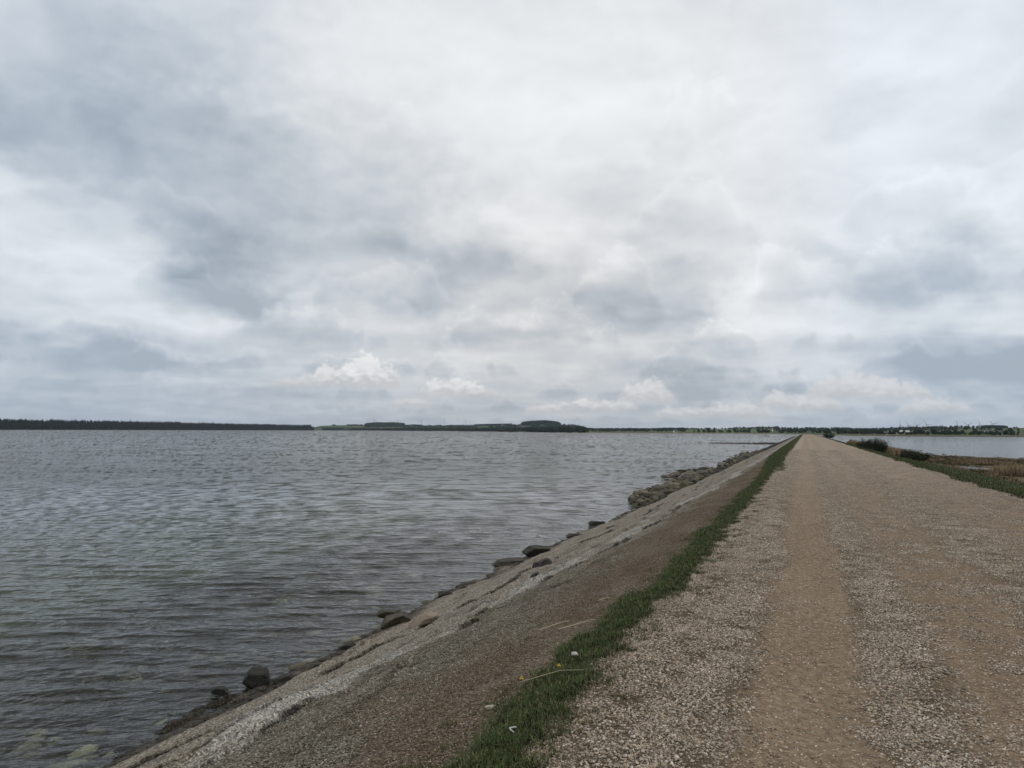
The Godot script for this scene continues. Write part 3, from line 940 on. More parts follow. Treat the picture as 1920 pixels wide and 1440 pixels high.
func marsh_look(x: float, z: float) -> Array:
	var y := ground(x, z)
	var big := n_a.get_noise_2d(x * 0.2, z * 0.12)
	var mid := n_b.get_noise_2d(x * 0.7, z * 0.5)
	var c := Color(0.19, 0.155, 0.115).lerp(Color(0.03, 0.045, 0.018), ss(5.15, 5.5, x + 0.2 * mid))
	c = c.lerp(Color(0.10, 0.082, 0.052), ss(8.4, 10.0, x + mid))
	c = c.lerp(Color(0.052, 0.047, 0.034), ss(-0.1, 0.3, big + 0.4 * mid) * ss(9.0, 11.0, x))
	c = c.lerp(Color(0.045, 0.04, 0.033), ss(WATER_Y + 0.05, WATER_Y - 0.03, y))
	return [y, c * (1.0 + 0.2 * mid)]

func bed_look(x: float, z: float) -> Array:
	var y := ground(x, z) if x > -81.0 else lerpf(-6.0, -9.0, ss(-80.0, -400.0, x))
	y = lerpf(y, -6.0, ss(500.0, 900.0, -z))
	if x < -13.1: y += 0.12 * n_a.get_noise_2d(x * 0.5, z * 0.5)
	var k := ss(-2.2, -4.0, y)  # light lost in deeper water, painted into the bed colour
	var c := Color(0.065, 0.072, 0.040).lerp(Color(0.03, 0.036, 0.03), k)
	return [y, c * (1.0 + 0.4 * n_b.get_noise_2d(x * 0.6, z * 0.6))]

func build_water() -> void:
	var m := mat(Color(0.58, 0.67, 0.54), 0.02, 0.5)
	m.albedo_color.a = 0.0
	m.transparency = BaseMaterial3D.TRANSPARENCY_ALPHA
	m.refraction_enabled = true
	m.refraction_scale = 0.020
	var rip := rough(FastNoiseLite.TYPE_SIMPLEX_SMOOTH, 0.012, 4, 51)
	m.normal_enabled = true
	m.normal_texture = relief(rip, 640, 14.0)
	m.normal_scale = 0.32
	m.uv1_scale = Vector3(0.45, 0.45, 1)
	var open_ := m.duplicate()
	open_.normal_scale = 0.32
	open_.roughness = 0.05
	var w := water_sheet()
	tag(put("water", w[0], m), "", "", "", "structure")
	tag(put("open_water", w[1], open_), "", "", "", "structure")

func scatter_trees(places: Array, tints: Array, az0: float, az1: float, r0: float, r1: float, count: int, lo: float, hi: float, tone: Color, patchy := -9.0, dome := false) -> void:
	for i in count:
		var az := rng.randf_range(az0, az1)
		var r := rng.randf_range(r0, r1)
		if r0 < 0.0: r = table(SHORE, az) + rng.randf_range(-r0, r1)        # measured from the shore
		if patchy > -5.0 and n_b.get_noise_2d(az * 1.1, r * 0.01) < patchy: continue
		var h := lerpf(lo, hi, pow(rng.randf(), 1.6))
		if dome:
			var u := (az - az0) / (az1 - az0)
			h *= 0.55 + 0.45 * pow(maxf(0.0, 4.0 * u * (1.0 - u)), 0.35)
		var b := Basis.from_euler(Vector3(0, rng.randf() * TAU, 0)).scaled(Vector3(h * rng.randf_range(0.85, 1.25), h, h * rng.randf_range(0.85, 1.25)))
		places.append(Transform3D(b, polar(az, r, land(az, r) - 0.3)))
		tints.append(tone * rng.randf_range(0.75, 1.25))

func build_far() -> void:
	tag(put("far_shore_land", far_land(), tinted(0.97, 0.1)), "", "", "", "structure")
	var tm := tinted(0.9, 0.15)
	# dark conifer forest on the left shore
	var p: Array = []
	var t: Array = []
	scatter_trees(p, t, -70.0, -34.4, -4.0, 60.0, 5200, 8.0, 13.5, Color(0.014, 0.022, 0.017))
	scatter_trees(p, t, -70.0, -37.0, -50.0, 300.0, 5000, 11.0, 18.0, Color(0.012, 0.020, 0.016))
	scatter_trees(p, t, -62.0, -43.0, -150.0, 340.0, 1600, 13.0, 20.5, Color(0.012, 0.020, 0.016))
	scatter_trees(p, t, -46.5, -34.6, -40.0, 260.0, 2600, 10.0, 17.5, Color(0.012, 0.020, 0.016))
	scatter_trees(p, t, -60.0, -41.0, -150.0, 340.0, 420, 14.0, 22.0, Color(0.012, 0.020, 0.016))
	swarm("conifer_forest", far_conifer(1), tm, p, t, "dark conifer forest covering the far shore on the left", "forest")
	# woods and hedges on the middle and right shores
	p = []
	t = []
	var green := Color(0.022, 0.034, 0.022)
	scatter_trees(p, t, -33.8, -15.0, -8.0, 90.0, 2200, 5.0, 9.0, green, -0.25)
	scatter_trees(p, t, -30.9, -28.1, 2750.0, 3120.0, 700, 7.0, 11.5, green, -9.0, true)
	scatter_trees(p, t, -33.2, -31.0, 2900.0, 3100.0, 120, 4.0, 6.0, green, 0.0)
	scatter_trees(p, t, -27.6, -26.8, 2900.0, 3050.0, 60, 4.0, 6.0, green)
	scatter_trees(p, t, -28.2, -22.8, 2300.0, 3000.0, 900, 4.0, 6.0, green, -0.05)
	scatter_trees(p, t, -23.0, -20.4, 2750.0, 2950.0, 420, 5.0, 7.0, green)
	scatter_trees(p, t, -19.64, -16.95, 2650.0, 2950.0, 1500, 10.0, 15.5, Color(0.018, 0.030, 0.022), -9.0, true)
	scatter_trees(p, t, -17.4, -16.9, 2600.0, 2800.0, 200, 6.0, 10.0, green)
	scatter_trees(p, t, -22.0, -15.0, 1700.0, 2700.0, 1500, 4.0, 7.0, green, 0.05)
	scatter_trees(p, t, -16.5, -8.0, 1250.0, 2300.0, 1500, 3.0, 6.0, green, 0.0)
	scatter_trees(p, t, -9.6, -8.0, 1500.0, 1900.0, 60, 5.0, 8.0, green)
	scatter_trees(p, t, -8.2, 3.0, 2000.0, 2250.0, 420, 3.0, 6.0, green, -0.2)
	scatter_trees(p, t, -4.8, -1.5, 2050.0, 2200.0, 60, 5.0, 8.0, green)
	scatter_trees(p, t, -7.5, 4.0, -60.0, 140.0, 420, 3.0, 6.0, green, 0.05)
	scatter_trees(p, t, -2.0, 9.0, 1150.0, 2000.0, 1500, 2.5, 5.5, Color(0.03, 0.036, 0.028), 0.0)
	scatter_trees(p, t, 2.0, 22.0, -50.0, 160.0, 900, 1.5, 4.2, green, -0.05)
	scatter_trees(p, t, 5.8, 10.2, 1780.0, 1900.0, 140, 3.0, 6.0, green, -0.1)
	scatter_trees(p, t, 10.3, 11.72, 1780.0, 1900.0, 420, 4.6, 6.8, green, -9.0, true)
	scatter_trees(p, t, 9.3, 22.0, 1000.0, 1800.0, 500, 3.0, 5.0, green, 0.12)
	swarm("far_woodland", far_broadleaf(2), tm, p, t, "dark hedges and broadleaf woods on the low hills across the water", "woodland")
	# one round tree that stands out on the right shore
	var tree := thing("tree", polar(7.69, 690.0, land(7.69, 690.0)), "round dark tree standing alone above the right far shore", "tree")
	var st := begun()
	tube(st, [Vector3(0, -0.5, 0), Vector3(0.05, 1.2, 0), Vector3(0.1, 3.0, 0)], [0.22, 0.16, 0.08], 7, Color(0.05, 0.042, 0.034))
	put("trunk", st.commit(), tinted(), tree)
	st = begun()
	for k in 1500:
		var d := Vector3(rng.randfn(), rng.randfn(), rng.randfn()).normalized() * pow(rng.randf(), 0.4)
		var q := Vector3(0.1, 2.5, 0) + d * Vector3(2.6, 1.75, 2.4) * (1.0 + 0.3 * n_b.get_noise_3d(d.x * 2.0, d.y * 2.0, d.z * 2.0))
		var b := Basis.from_euler(Vector3(rng.randf() * TAU, rng.randf() * TAU, 0)) * 0.22
		flat_tri(st, q - b.x, q + b.z, q + b.x, Color(0.02, 0.03, 0.02) * rng.randf_range(0.7, 1.3))
	put("crown", st.commit(), tinted(0.85), tree)
	# houses: azimuth, distance, width, depth, wall height, turn
	var w := Color(0.78, 0.78, 0.76)
	var roof := Color(0.09, 0.085, 0.085)
	house(-49.22, 1700.0, 9.0, 7.0, 3.5, 0.0, w, roof, "white house in front of the dark conifer forest far left")
	house(-30.35, 2500.0, 22.0, 9.0, 4.5, 12.0, w, roof, "white farmhouse low on the shore below the wooded rise")
	house(-29.85, 2480.0, 34.0, 10.0, 3.0, 5.0, w, roof, "long low white farm building beside the farmhouse on the shore")
	house(-29.59, 2950.0, 12.0, 8.0, 4.0, 40.0, w, roof, "leftmost white house up on the wooded rise")
	house(-29.05, 3000.0, 10.0, 8.0, 3.5, -20.0, w, roof, "middle white house up on the wooded rise")
	house(-28.46, 2960.0, 14.0, 8.0, 4.0, 10.0, w, roof, "rightmost white house up on the wooded rise")
	house(-21.01, 2500.0, 10.0, 8.0, 3.5, 0.0, w, roof, "white house on the slope left of the tree-topped hill")
	house(-19.58, 1900.0, 18.0, 9.0, 3.5, 10.0, w, roof, "white house at the foot of the tree-topped hill")
	house(-15.26, 1180.0, 5.0, 4.5, 2.5, 25.0, w, roof, "small white house by the shore right of the tree-topped hill")
	house(-8.69, 1090.0, 4.5, 4.0, 2.2, 35.0, w, roof, "white house by the green field across the bay")
	house(4.95, 690.0, 2.2, 2.2, 1.6, 0.0, w, roof, "tiny white hut on the shore beyond the lagoon")
	house(6.05, 860.0, 7.5, 2.6, 1.6, 2.0, w, Color(0.5, 0.5, 0.5), "long low white barn on the far side of the lagoon")
	house(10.68, 800.0, 4.5, 4.0, 2.2, 30.0, w, roof, "white house with a grey roof on the right shore")
	house(11.3, 720.0, 3.5, 3.0, 1.8, -10.0, w, roof, "small white shed right of the grey-roofed house")
	# white mast
	var mast := thing("mast", polar(-2.13, 1350.0, land(-2.13, 1350.0) - 0.5), "slim white mast standing in the green field beyond the road", "mast")
	st = begun()
	var mh := tan(deg_to_rad(0.25)) * 1350.0 + 1.6 - land(-2.13, 1350.0)
	tube(st, [Vector3.ZERO, Vector3(0, mh, 0)], [0.55, 0.35], 10, Color.WHITE)
	put("pole", st.commit(), mat(Color(0.8, 0.8, 0.8), 0.5), mast)
	st = begun()
	tube(st, [Vector3(0, mh, 0), Vector3(0, mh + 0.5, 0)], [0.6, 0.5], 10, Color.WHITE)
	put("cap", st.commit(), mat(Color(0.8, 0.8, 0.8), 0.5), mast)
	# wind turbines
	var places := ["first", "second", "third", "fourth", "fifth"]
	var left := [[-30.23, 0.665, 10.0], [-28.58, 0.69, 50.0], [-26.90, 0.655, 85.0], [-25.26, 0.72, 60.0], [-23.72, 0.69, 25.0]]
	for i in left.size():
		turbine(left[i][0], left[i][1], 5600.0, 19.0, left[i][2], 15.0, "%s small far wind turbine from the left behind the hills across the bay" % places[i], "wind turbines behind the hills across the bay")
	var names := ["leftmost of the four turbines above the long white barn", "second from left of the four turbines above the long white barn", "third from left of the four turbines above the long white barn", "tall rightmost of the four turbines above the long white barn", "turbine standing left of the square copse, farthest from it", "second turbine left of the square copse, with Y-shaped blades", "turbine just left of the square copse", "turbine rising straight behind the square copse"]
	var right := [[5.80, 0.43, 5.0], [6.27, 0.45, 28.0], [6.80, 0.43, 62.0], [7.32, 0.49, 30.0], [9.05, 0.44, 14.0], [9.63, 0.46, 58.0], [10.26, 0.47, 20.0], [10.95, 0.53, 40.0]]
	for i in right.size():
		turbine(right[i][0], right[i][1], 4300.0, 27.0, right[i][2], [10.0, -20.0, 35.0, 5.0][i % 4], names[i] + " on the right", "wind turbines beyond the lagoon")

func lay(x: float, z: float, turn: float, scale_: float, lift := 0.0) -> Transform3D:
	var e := 0.08
	var n := Vector3(ground(x - e, z) - ground(x + e, z), 2.0 * e, ground(x, z - e) - ground(x, z + e)).normalized()
	var b := Basis(Quaternion(Vector3.UP, n)) * Basis.from_euler(Vector3(0, turn, 0))
	return Transform3D(b.scaled(Vector3.ONE * scale_), Vector3(x, ground(x, z) + lift, z))

func build_gravel() -> void:
	var tones := [Color(0.42, 0.345, 0.27), Color(0.33, 0.265, 0.20), Color(0.22, 0.175, 0.13), Color(0.54, 0.465, 0.38), Color(0.37, 0.325, 0.265), Color(0.13, 0.10, 0.075), Color(0.40, 0.30, 0.215), Color(0.60, 0.54, 0.46), Color(0.28, 0.23, 0.18), Color(0.16, 0.13, 0.095)]
	var m := tinted(0.9, 0.3)
	for k in 3:
		var dense := pebble_patch(100 + k, 150, 0.10, 0.006, 0.020, tones)
		var p: Array = []
		var t: Array = []
		var z := -2.4
		while z > -75.0:
			var far := ss(12.0, 40.0, -z)
			var step := lerpf(0.115, 0.24, far)
			var x := -1.32
			while x < 5.2:
				var xx := x + rng.randf_range(-0.06, 0.06)
				var zz := z + rng.randf_range(-0.07, 0.07)
				if rng.randi() % 3 == k and rng.randf() < gravel(xx, zz) * 1.3 - 0.1:
					p.append(lay(xx, zz, rng.randf() * TAU, rng.randf_range(0.85, 1.2)))
					t.append(Color.WHITE * rng.randf_range(0.74, 0.98))
				x += step
			z -= step
		swarm("loose_gravel", dense, m, p, t, "loose pale gravel lying in bands along the road" if k == 0 else "", "gravel" if k == 0 else "")
	for k in 2:
		var thin := pebble_patch(200 + k, 26, 0.16, 0.004, 0.017, tones)
		var p: Array = []
		var t: Array = []
		for i in 7000:
			var zz := -2.4 - 45.0 * pow(rng.randf(), 1.7)
			var xx := rng.randf_range(-1.5, 5.2)
			p.append(lay(xx, zz, rng.randf() * TAU, rng.randf_range(0.8, 1.2)))
			t.append(Color.WHITE * rng.randf_range(0.75, 1.05))
		swarm("scattered_grit", thin, m, p, t, "small scattered stones on the packed wheel tracks" if k == 0 else "", "gravel" if k == 0 else "")
	# pebbles, shells and clods on the soil and on the slope
	var shell := [Color(0.36, 0.31, 0.25), Color(0.26, 0.215, 0.165), Color(0.19, 0.155, 0.115), Color(0.13, 0.10, 0.075), Color(0.21, 0.172, 0.13), Color(0.15, 0.105, 0.068), Color(0.17, 0.14, 0.10), Color(0.12, 0.10, 0.07)]
	for k in 2:
		var soil := pebble_patch(300 + k, 34, 0.17, 0.003, 0.015, shell)
		var p: Array = []
		var t: Array = []
		for i in 5200:
			var zz := -2.2 - 40.0 * pow(rng.randf(), 1.6)
			var xx := -1.35 - 1.75 * pow(rng.randf(), 1.1)
			if n_b.get_noise_2d(xx * 1.1, zz * 0.4 + 9.0) < -0.15 + 0.3 * rng.randf() - 0.3 * ss(-2.1, -1.5, xx): continue
			p.append(lay(xx, zz, rng.randf() * TAU, rng.randf_range(0.8, 1.2), 0.004))
			t.append(Color.WHITE * rng.randf_range(0.7, 1.05))
		swarm("soil_pebbles", soil, m, p, t, "pebbles, shell bits and clods on the brown soil beside the grass" if k == 0 else "", "pebbles" if k == 0 else "")
	var grey := [Color(0.215, 0.19, 0.15), Color(0.145, 0.13, 0.10), Color(0.28, 0.25, 0.205), Color(0.10, 0.09, 0.068), Color(0.36, 0.325, 0.27), Color(0.135, 0.135, 0.092)]
	for k in 2:
		var agg := pebble_patch(400 + k, 60, 0.13, 0.006, 0.020, grey, 0.45)
		var p: Array = []
		var t: Array = []
		for i in 4200:
			var zz := -2.2 - 30.0 * pow(rng.randf(), 1.5)
			var xx := -2.4 - 1.9 * rng.randf()
			if xx < crack_at(1, zz) + 0.08 and rng.randf() < 0.93: continue
			if n_b.get_noise_2d(xx * 1.3, zz * 0.5) < -0.12 - 0.25 * rng.randf() or rng.randf() < ss(8.0, 17.0, -zz) * 0.8: continue
			var q := lay(xx, zz, rng.randf() * TAU, rng.randf_range(0.8, 1.2))
			q.origin.y += float(skin(xx, zz)[0]) - 0.002
			p.append(q)
			t.append(Color.WHITE * rng.randf_range(0.75, 1.1))
		swarm("slope_aggregate", agg, m, p, t, "dark rough aggregate bared on the upper part of the slope" if k == 0 else "", "aggregate" if k == 0 else "")

func grass_span(z: float) -> Vector2:
	var d := -z
	var l := -1.62 - 0.16 * ss(9.0, 5.0, d) - 0.16 * n_a.get_noise_2d(z * 0.5, 1.0) - 0.10 * n_b.get_noise_2d(z * 1.7, 4.0) - 0.75 * ss(25.0, 60.0, d)
	var r := -1.24 - 0.05 * ss(9.0, 5.0, d) + 0.13 * n_a.get_noise_2d(z * 0.6, 31.0) + 0.08 * n_b.get_noise_2d(z * 2.2, 8.0)
	return Vector2(l, r)

func build_grass() -> void:
	var gm := tinted(0.75, 0.3)
	gm.backlight_enabled = true
	gm.backlight = Color(0.2, 0.25, 0.1)
	gm.cull_mode = BaseMaterial3D.CULL_DISABLED
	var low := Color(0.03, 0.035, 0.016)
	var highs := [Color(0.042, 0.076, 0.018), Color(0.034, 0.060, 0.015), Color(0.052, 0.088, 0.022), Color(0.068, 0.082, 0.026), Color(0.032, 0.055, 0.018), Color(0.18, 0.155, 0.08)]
	for k in 3:
		var sod := tuft(500 + k, 30, 0.065, 0.014, 0.05 + 0.018 * k, 0.0034, 1.0, low, highs)
		var p: Array = []
		var t: Array = []
		for i in 9000:
			var d := 2.2 + 90.0 * pow(rng.randf(), 1.9)
			var s := grass_span(-d)
			var u := rng.randf()
			var x := lerpf(s.x - 0.02, s.y + 0.06, u)
			var edge := minf(u, 1.0 - u) * 4.0
			var thick := n_a.get_noise_2d(x * 2.6, -d * 1.6) * 0.9 + edge * 0.8 - 0.25 * ss(9.0, 4.0, d)
			if thick < rng.randf_range(0.1, 1.0): continue
			p.append(lay(x, -d, rng.randf() * TAU, rng.randf_range(0.65, 1.15) * (1.0 + 0.5 * ss(20.0, 60.0, d))))
			t.append(Color.WHITE * rng.randf_range(0.7, 1.2))
		# wisps that straggle into the gravel
		for i in 800:
			var d := 2.2 + 18.0 * pow(rng.randf(), 1.4)
			var s := grass_span(-d)
			var x := (s.y + absf(rng.randfn()) * 0.2) if rng.randf() < 0.7 else s.x - absf(rng.randfn()) * 0.16
			if n_b.get_noise_2d(x * 1.5, -d * 1.2) < 0.05: continue
			p.append(lay(x, -d, rng.randf() * TAU, rng.randf_range(0.4, 0.8)))
			t.append(Color(1.1, 1.0, 0.8) * rng.randf_range(0.7, 1.2))
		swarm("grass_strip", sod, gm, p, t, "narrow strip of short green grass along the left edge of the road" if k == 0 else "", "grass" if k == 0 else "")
	# farther along both verges, coarser tufts
	var coarse := tuft(520, 90, 0.24, 0.03, 0.13, 0.009, 0.9, low, highs)
	var q: Array = []
	var tq: Array = []
	for i in 14000:
		var d := 34.0 + 500.0 * pow(rng.randf(), 1.6)
		if rng.randf() > ss(30.0, 62.0, d): continue
		var sp := grass_span(-d)
		var x := lerpf(sp.x + 0.9 * ss(60.0, 52.0, d), sp.y - 0.22 + 0.15 * n_b.get_noise_2d(d * 0.3, 2.0), rng.randf())
		q.append(lay(x, -d, rng.randf() * TAU, rng.randf_range(0.7, 1.2) * lerpf(0.45, 1.0, ss(40.0, 90.0, d))))
		tq.append(Color.WHITE * rng.randf_range(0.7, 1.15))
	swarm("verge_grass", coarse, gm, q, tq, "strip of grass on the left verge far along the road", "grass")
	q = []
	tq = []
	for i in 46000:
		var d := 12.0 + 520.0 * pow(rng.randf(), 2.2)
		var x := lerpf(4.75, 9.6, pow(rng.randf(), 1.2)) + 0.25 * n_a.get_noise_2d(d * 0.2, 3.0)
		if rng.randf() > ss(4.75, 5.6, x + 0.3 * n_b.get_noise_2d(d * 0.35, 6.0)): continue
		if d < 100.0 and x > 9.0 - 1.2 * ss(55.0, 80.0, d) + 0.8 * n_a.get_noise_2d(d * 0.15, 77.0): continue
		q.append(lay(x, -d, rng.randf() * TAU, rng.randf_range(0.7, 1.3)))
		tq.append(Color(0.95, 0.95, 0.95) * rng.randf_range(0.6, 1.15))
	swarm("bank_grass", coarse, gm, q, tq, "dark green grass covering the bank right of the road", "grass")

func build_marsh() -> void:
	var rm := tinted(0.9, 0.2)
	rm.backlight_enabled = true
	rm.backlight = Color(0.2, 0.18, 0.12)
	rm.cull_mode = BaseMaterial3D.CULL_DISABLED
	var straw := [Color(0.26, 0.20, 0.125), Color(0.20, 0.155, 0.095), Color(0.30, 0.24, 0.16), Color(0.15, 0.12, 0.075)]
	var reed := tuft(600, 70, 0.35, 0.6, 1.15, 0.016, 0.28, Color(0.12, 0.09, 0.055), straw)
	var p: Array = []
	var t: Array = []
	# the reed belt behind the tall bush, out to the lagoon edge
	for i in 2600:
		var z := rng.randf_range(-150.0, -76.0)
		var x := rng.randf_range(6.9, 13.5)
		if z < table(LAGOON_EDGE, x) + 3.0 or x > 7.2 + 6.0 * ss(70.0, 105.0, -z): continue
		p.append(lay(x, z, rng.randf() * TAU, rng.randf_range(0.7, 1.1) * lerpf(1.0, 0.5, ss(7.5, 13.0, x + rng.randfn() * 0.8))))
		t.append(Color.WHITE * rng.randf_range(0.75, 1.15))
	for i in 240:           # the round clump right of the pool
		var a := rng.randf() * TAU
		var d := sqrt(rng.randf())
		p.append(lay(13.4 + cos(a) * d * 1.5, -62.0 + sin(a) * d * 2.2, rng.randf() * TAU, rng.randf_range(0.75, 1.0) * (1.0 - 0.3 * d)))
		t.append(Color.WHITE * rng.randf_range(0.8, 1.2))
	swarm("dry_reeds", reed, rm, p, t, "tan dry reeds on the marsh beside the lagoon", "reeds")
	var short := tuft(601, 60, 0.3, 0.12, 0.38, 0.014, 0.6, Color(0.09, 0.07, 0.045), straw)
	p = []
	t = []
	for i in 9000:
		var z := rng.randf_range(-100.0, -14.0)
		var x := rng.randf_range(6.9, 24.0)
		if x < 9.6 + 0.8 * n_a.get_noise_2d(z * 0.15, 77.0): continue
		var wet := ground(x, z)
		if wet < WATER_Y + 0.06 or absf(x - 13.0) < 2.6 and (absf(z + 72.0) < 9.0 or absf(z + 54.0) < 6.0) and wet < WATER_Y + 0.12 or z < table(LAGOON_EDGE, x) + 3.0: continue
		if x > 9.6 and n_a.get_noise_2d(x * 0.2, z * 0.12) > -0.12: continue
		p.append(lay(x, z, rng.randf() * TAU, rng.randf_range(0.6, 1.2)))
		t.append(Color.WHITE * rng.randf_range(0.65, 1.0))
	swarm("marsh_grass", short, rm, p, t, "low brown grass over the salt marsh", "marsh grass")
	var dk := tuft(602, 50, 0.3, 0.05, 0.2, 0.016, 0.8, Color(0.03, 0.03, 0.018), [Color(0.05, 0.05, 0.028), Color(0.07, 0.06, 0.035), Color(0.04, 0.05, 0.025)])
	p = []
	t = []
	for i in 5000:
		var z := rng.randf_range(-112.0, -40.0)
		var x := rng.randf_range(9.0, 34.0)
		if ground(x, z) < WATER_Y + 0.03 or z < table(LAGOON_EDGE, x) + 0.5: continue
		if n_b.get_noise_2d(x * 0.4, z * 0.3) < -0.05: continue
		p.append(lay(x, z, rng.randf() * TAU, rng.randf_range(0.7, 1.4)))
		t.append(Color.WHITE * rng.randf_range(0.7, 1.2))
	swarm("low_marsh_plants", dk, rm, p, t, "dark low plants over the mud of the salt marsh", "marsh plants")
	var pale := pebble_patch(603, 40, 0.5, 0.05, 0.22, [Color(0.4, 0.38, 0.34), Color(0.2, 0.18, 0.15), Color(0.08, 0.07, 0.06)])
	p = []
	t = []
	for i in 320:
		var x := rng.randf_range(12.0, 40.0)
		p.append(lay(x, table(LAGOON_EDGE, x) + 3.0 * n_a.get_noise_2d(x * 0.5, 9.0) + rng.randf_range(-2.5, 1.5), rng.randf() * TAU, 1.0))
		t.append(Color.WHITE)
	swarm("lagoon_edge_stones", pale, rm, p, t, "pale and dark stones strewn along the lagoon edge", "stones")
	# bushes
	var dark := [Color(0.016, 0.026, 0.012), Color(0.022, 0.032, 0.014), Color(0.03, 0.034, 0.018), Color(0.012, 0.02, 0.01)]
	shrub("tall_bush", Vector3(6.2, ground(6.2, -79.6) - 0.15, -79.6), Vector3(2.3, 1.55, 2.3), 31, 5200, dark, "tall dark twiggy bush on the bank in front of the reeds", 0.05, 0.6)
	shrub("spreading_bush", Vector3(5.7, ground(5.7, -86.0), -86.0), Vector3(1.9, 1.05, 2.4), 32, 2600, dark, "lower bush leaning against the left side of the tall dark bush", 0.05, 0.5)
	shrub("low_bush", Vector3(6.75, ground(6.75, -58.5) - 0.05, -58.5), Vector3(2.0, 0.9, 5.0), 33, 5200, dark, "low rounded dark bush on the bank nearer than the tall bush", 0.045, 0.1)
	shrub("far_bush", Vector3(5.9, ground(5.9, -230.0), -230.0), Vector3(3.0, 1.7, 4.0), 34, 2200, dark, "small dark bush on the verge where the road narrows far off", 0.09, 0.3)
	var spots := [[8.0, -110.0, 1.6, 0.8, "first"], [8.4, -122.0, 1.8, 0.9, "second"], [8.6, -140.0, 2.2, 0.9, "third"], [8.2, -165.0, 2.6, 1.0, "fourth"]]
	for s in spots:
		shrub("bank_bush", Vector3(s[0], ground(s[0], s[1]), s[1]), Vector3(s[2], s[3], 4.0), int(-s[1]), 1400, dark, "%s of the low dark bushes along the water behind the tall bush, counting away" % s[4], 0.08, 0.3).set_meta("group", "low bushes along the lagoon bank")

func rock_at(called: String, mesh: Mesh, m: Material, x: float, z: float, lift: float, turn: Vector3, label: String, category := "rock", group := "", under := 0.25) -> MeshInstance3D:
	var o := put(called, mesh, m)
	o.position = Vector3(x, maxf(ground(x, z), WATER_Y - under) + lift - (0.025 if called == "dark_stone" else 0.0), z)
	o.rotation = turn
	tag(o, label, category, group)
	return o

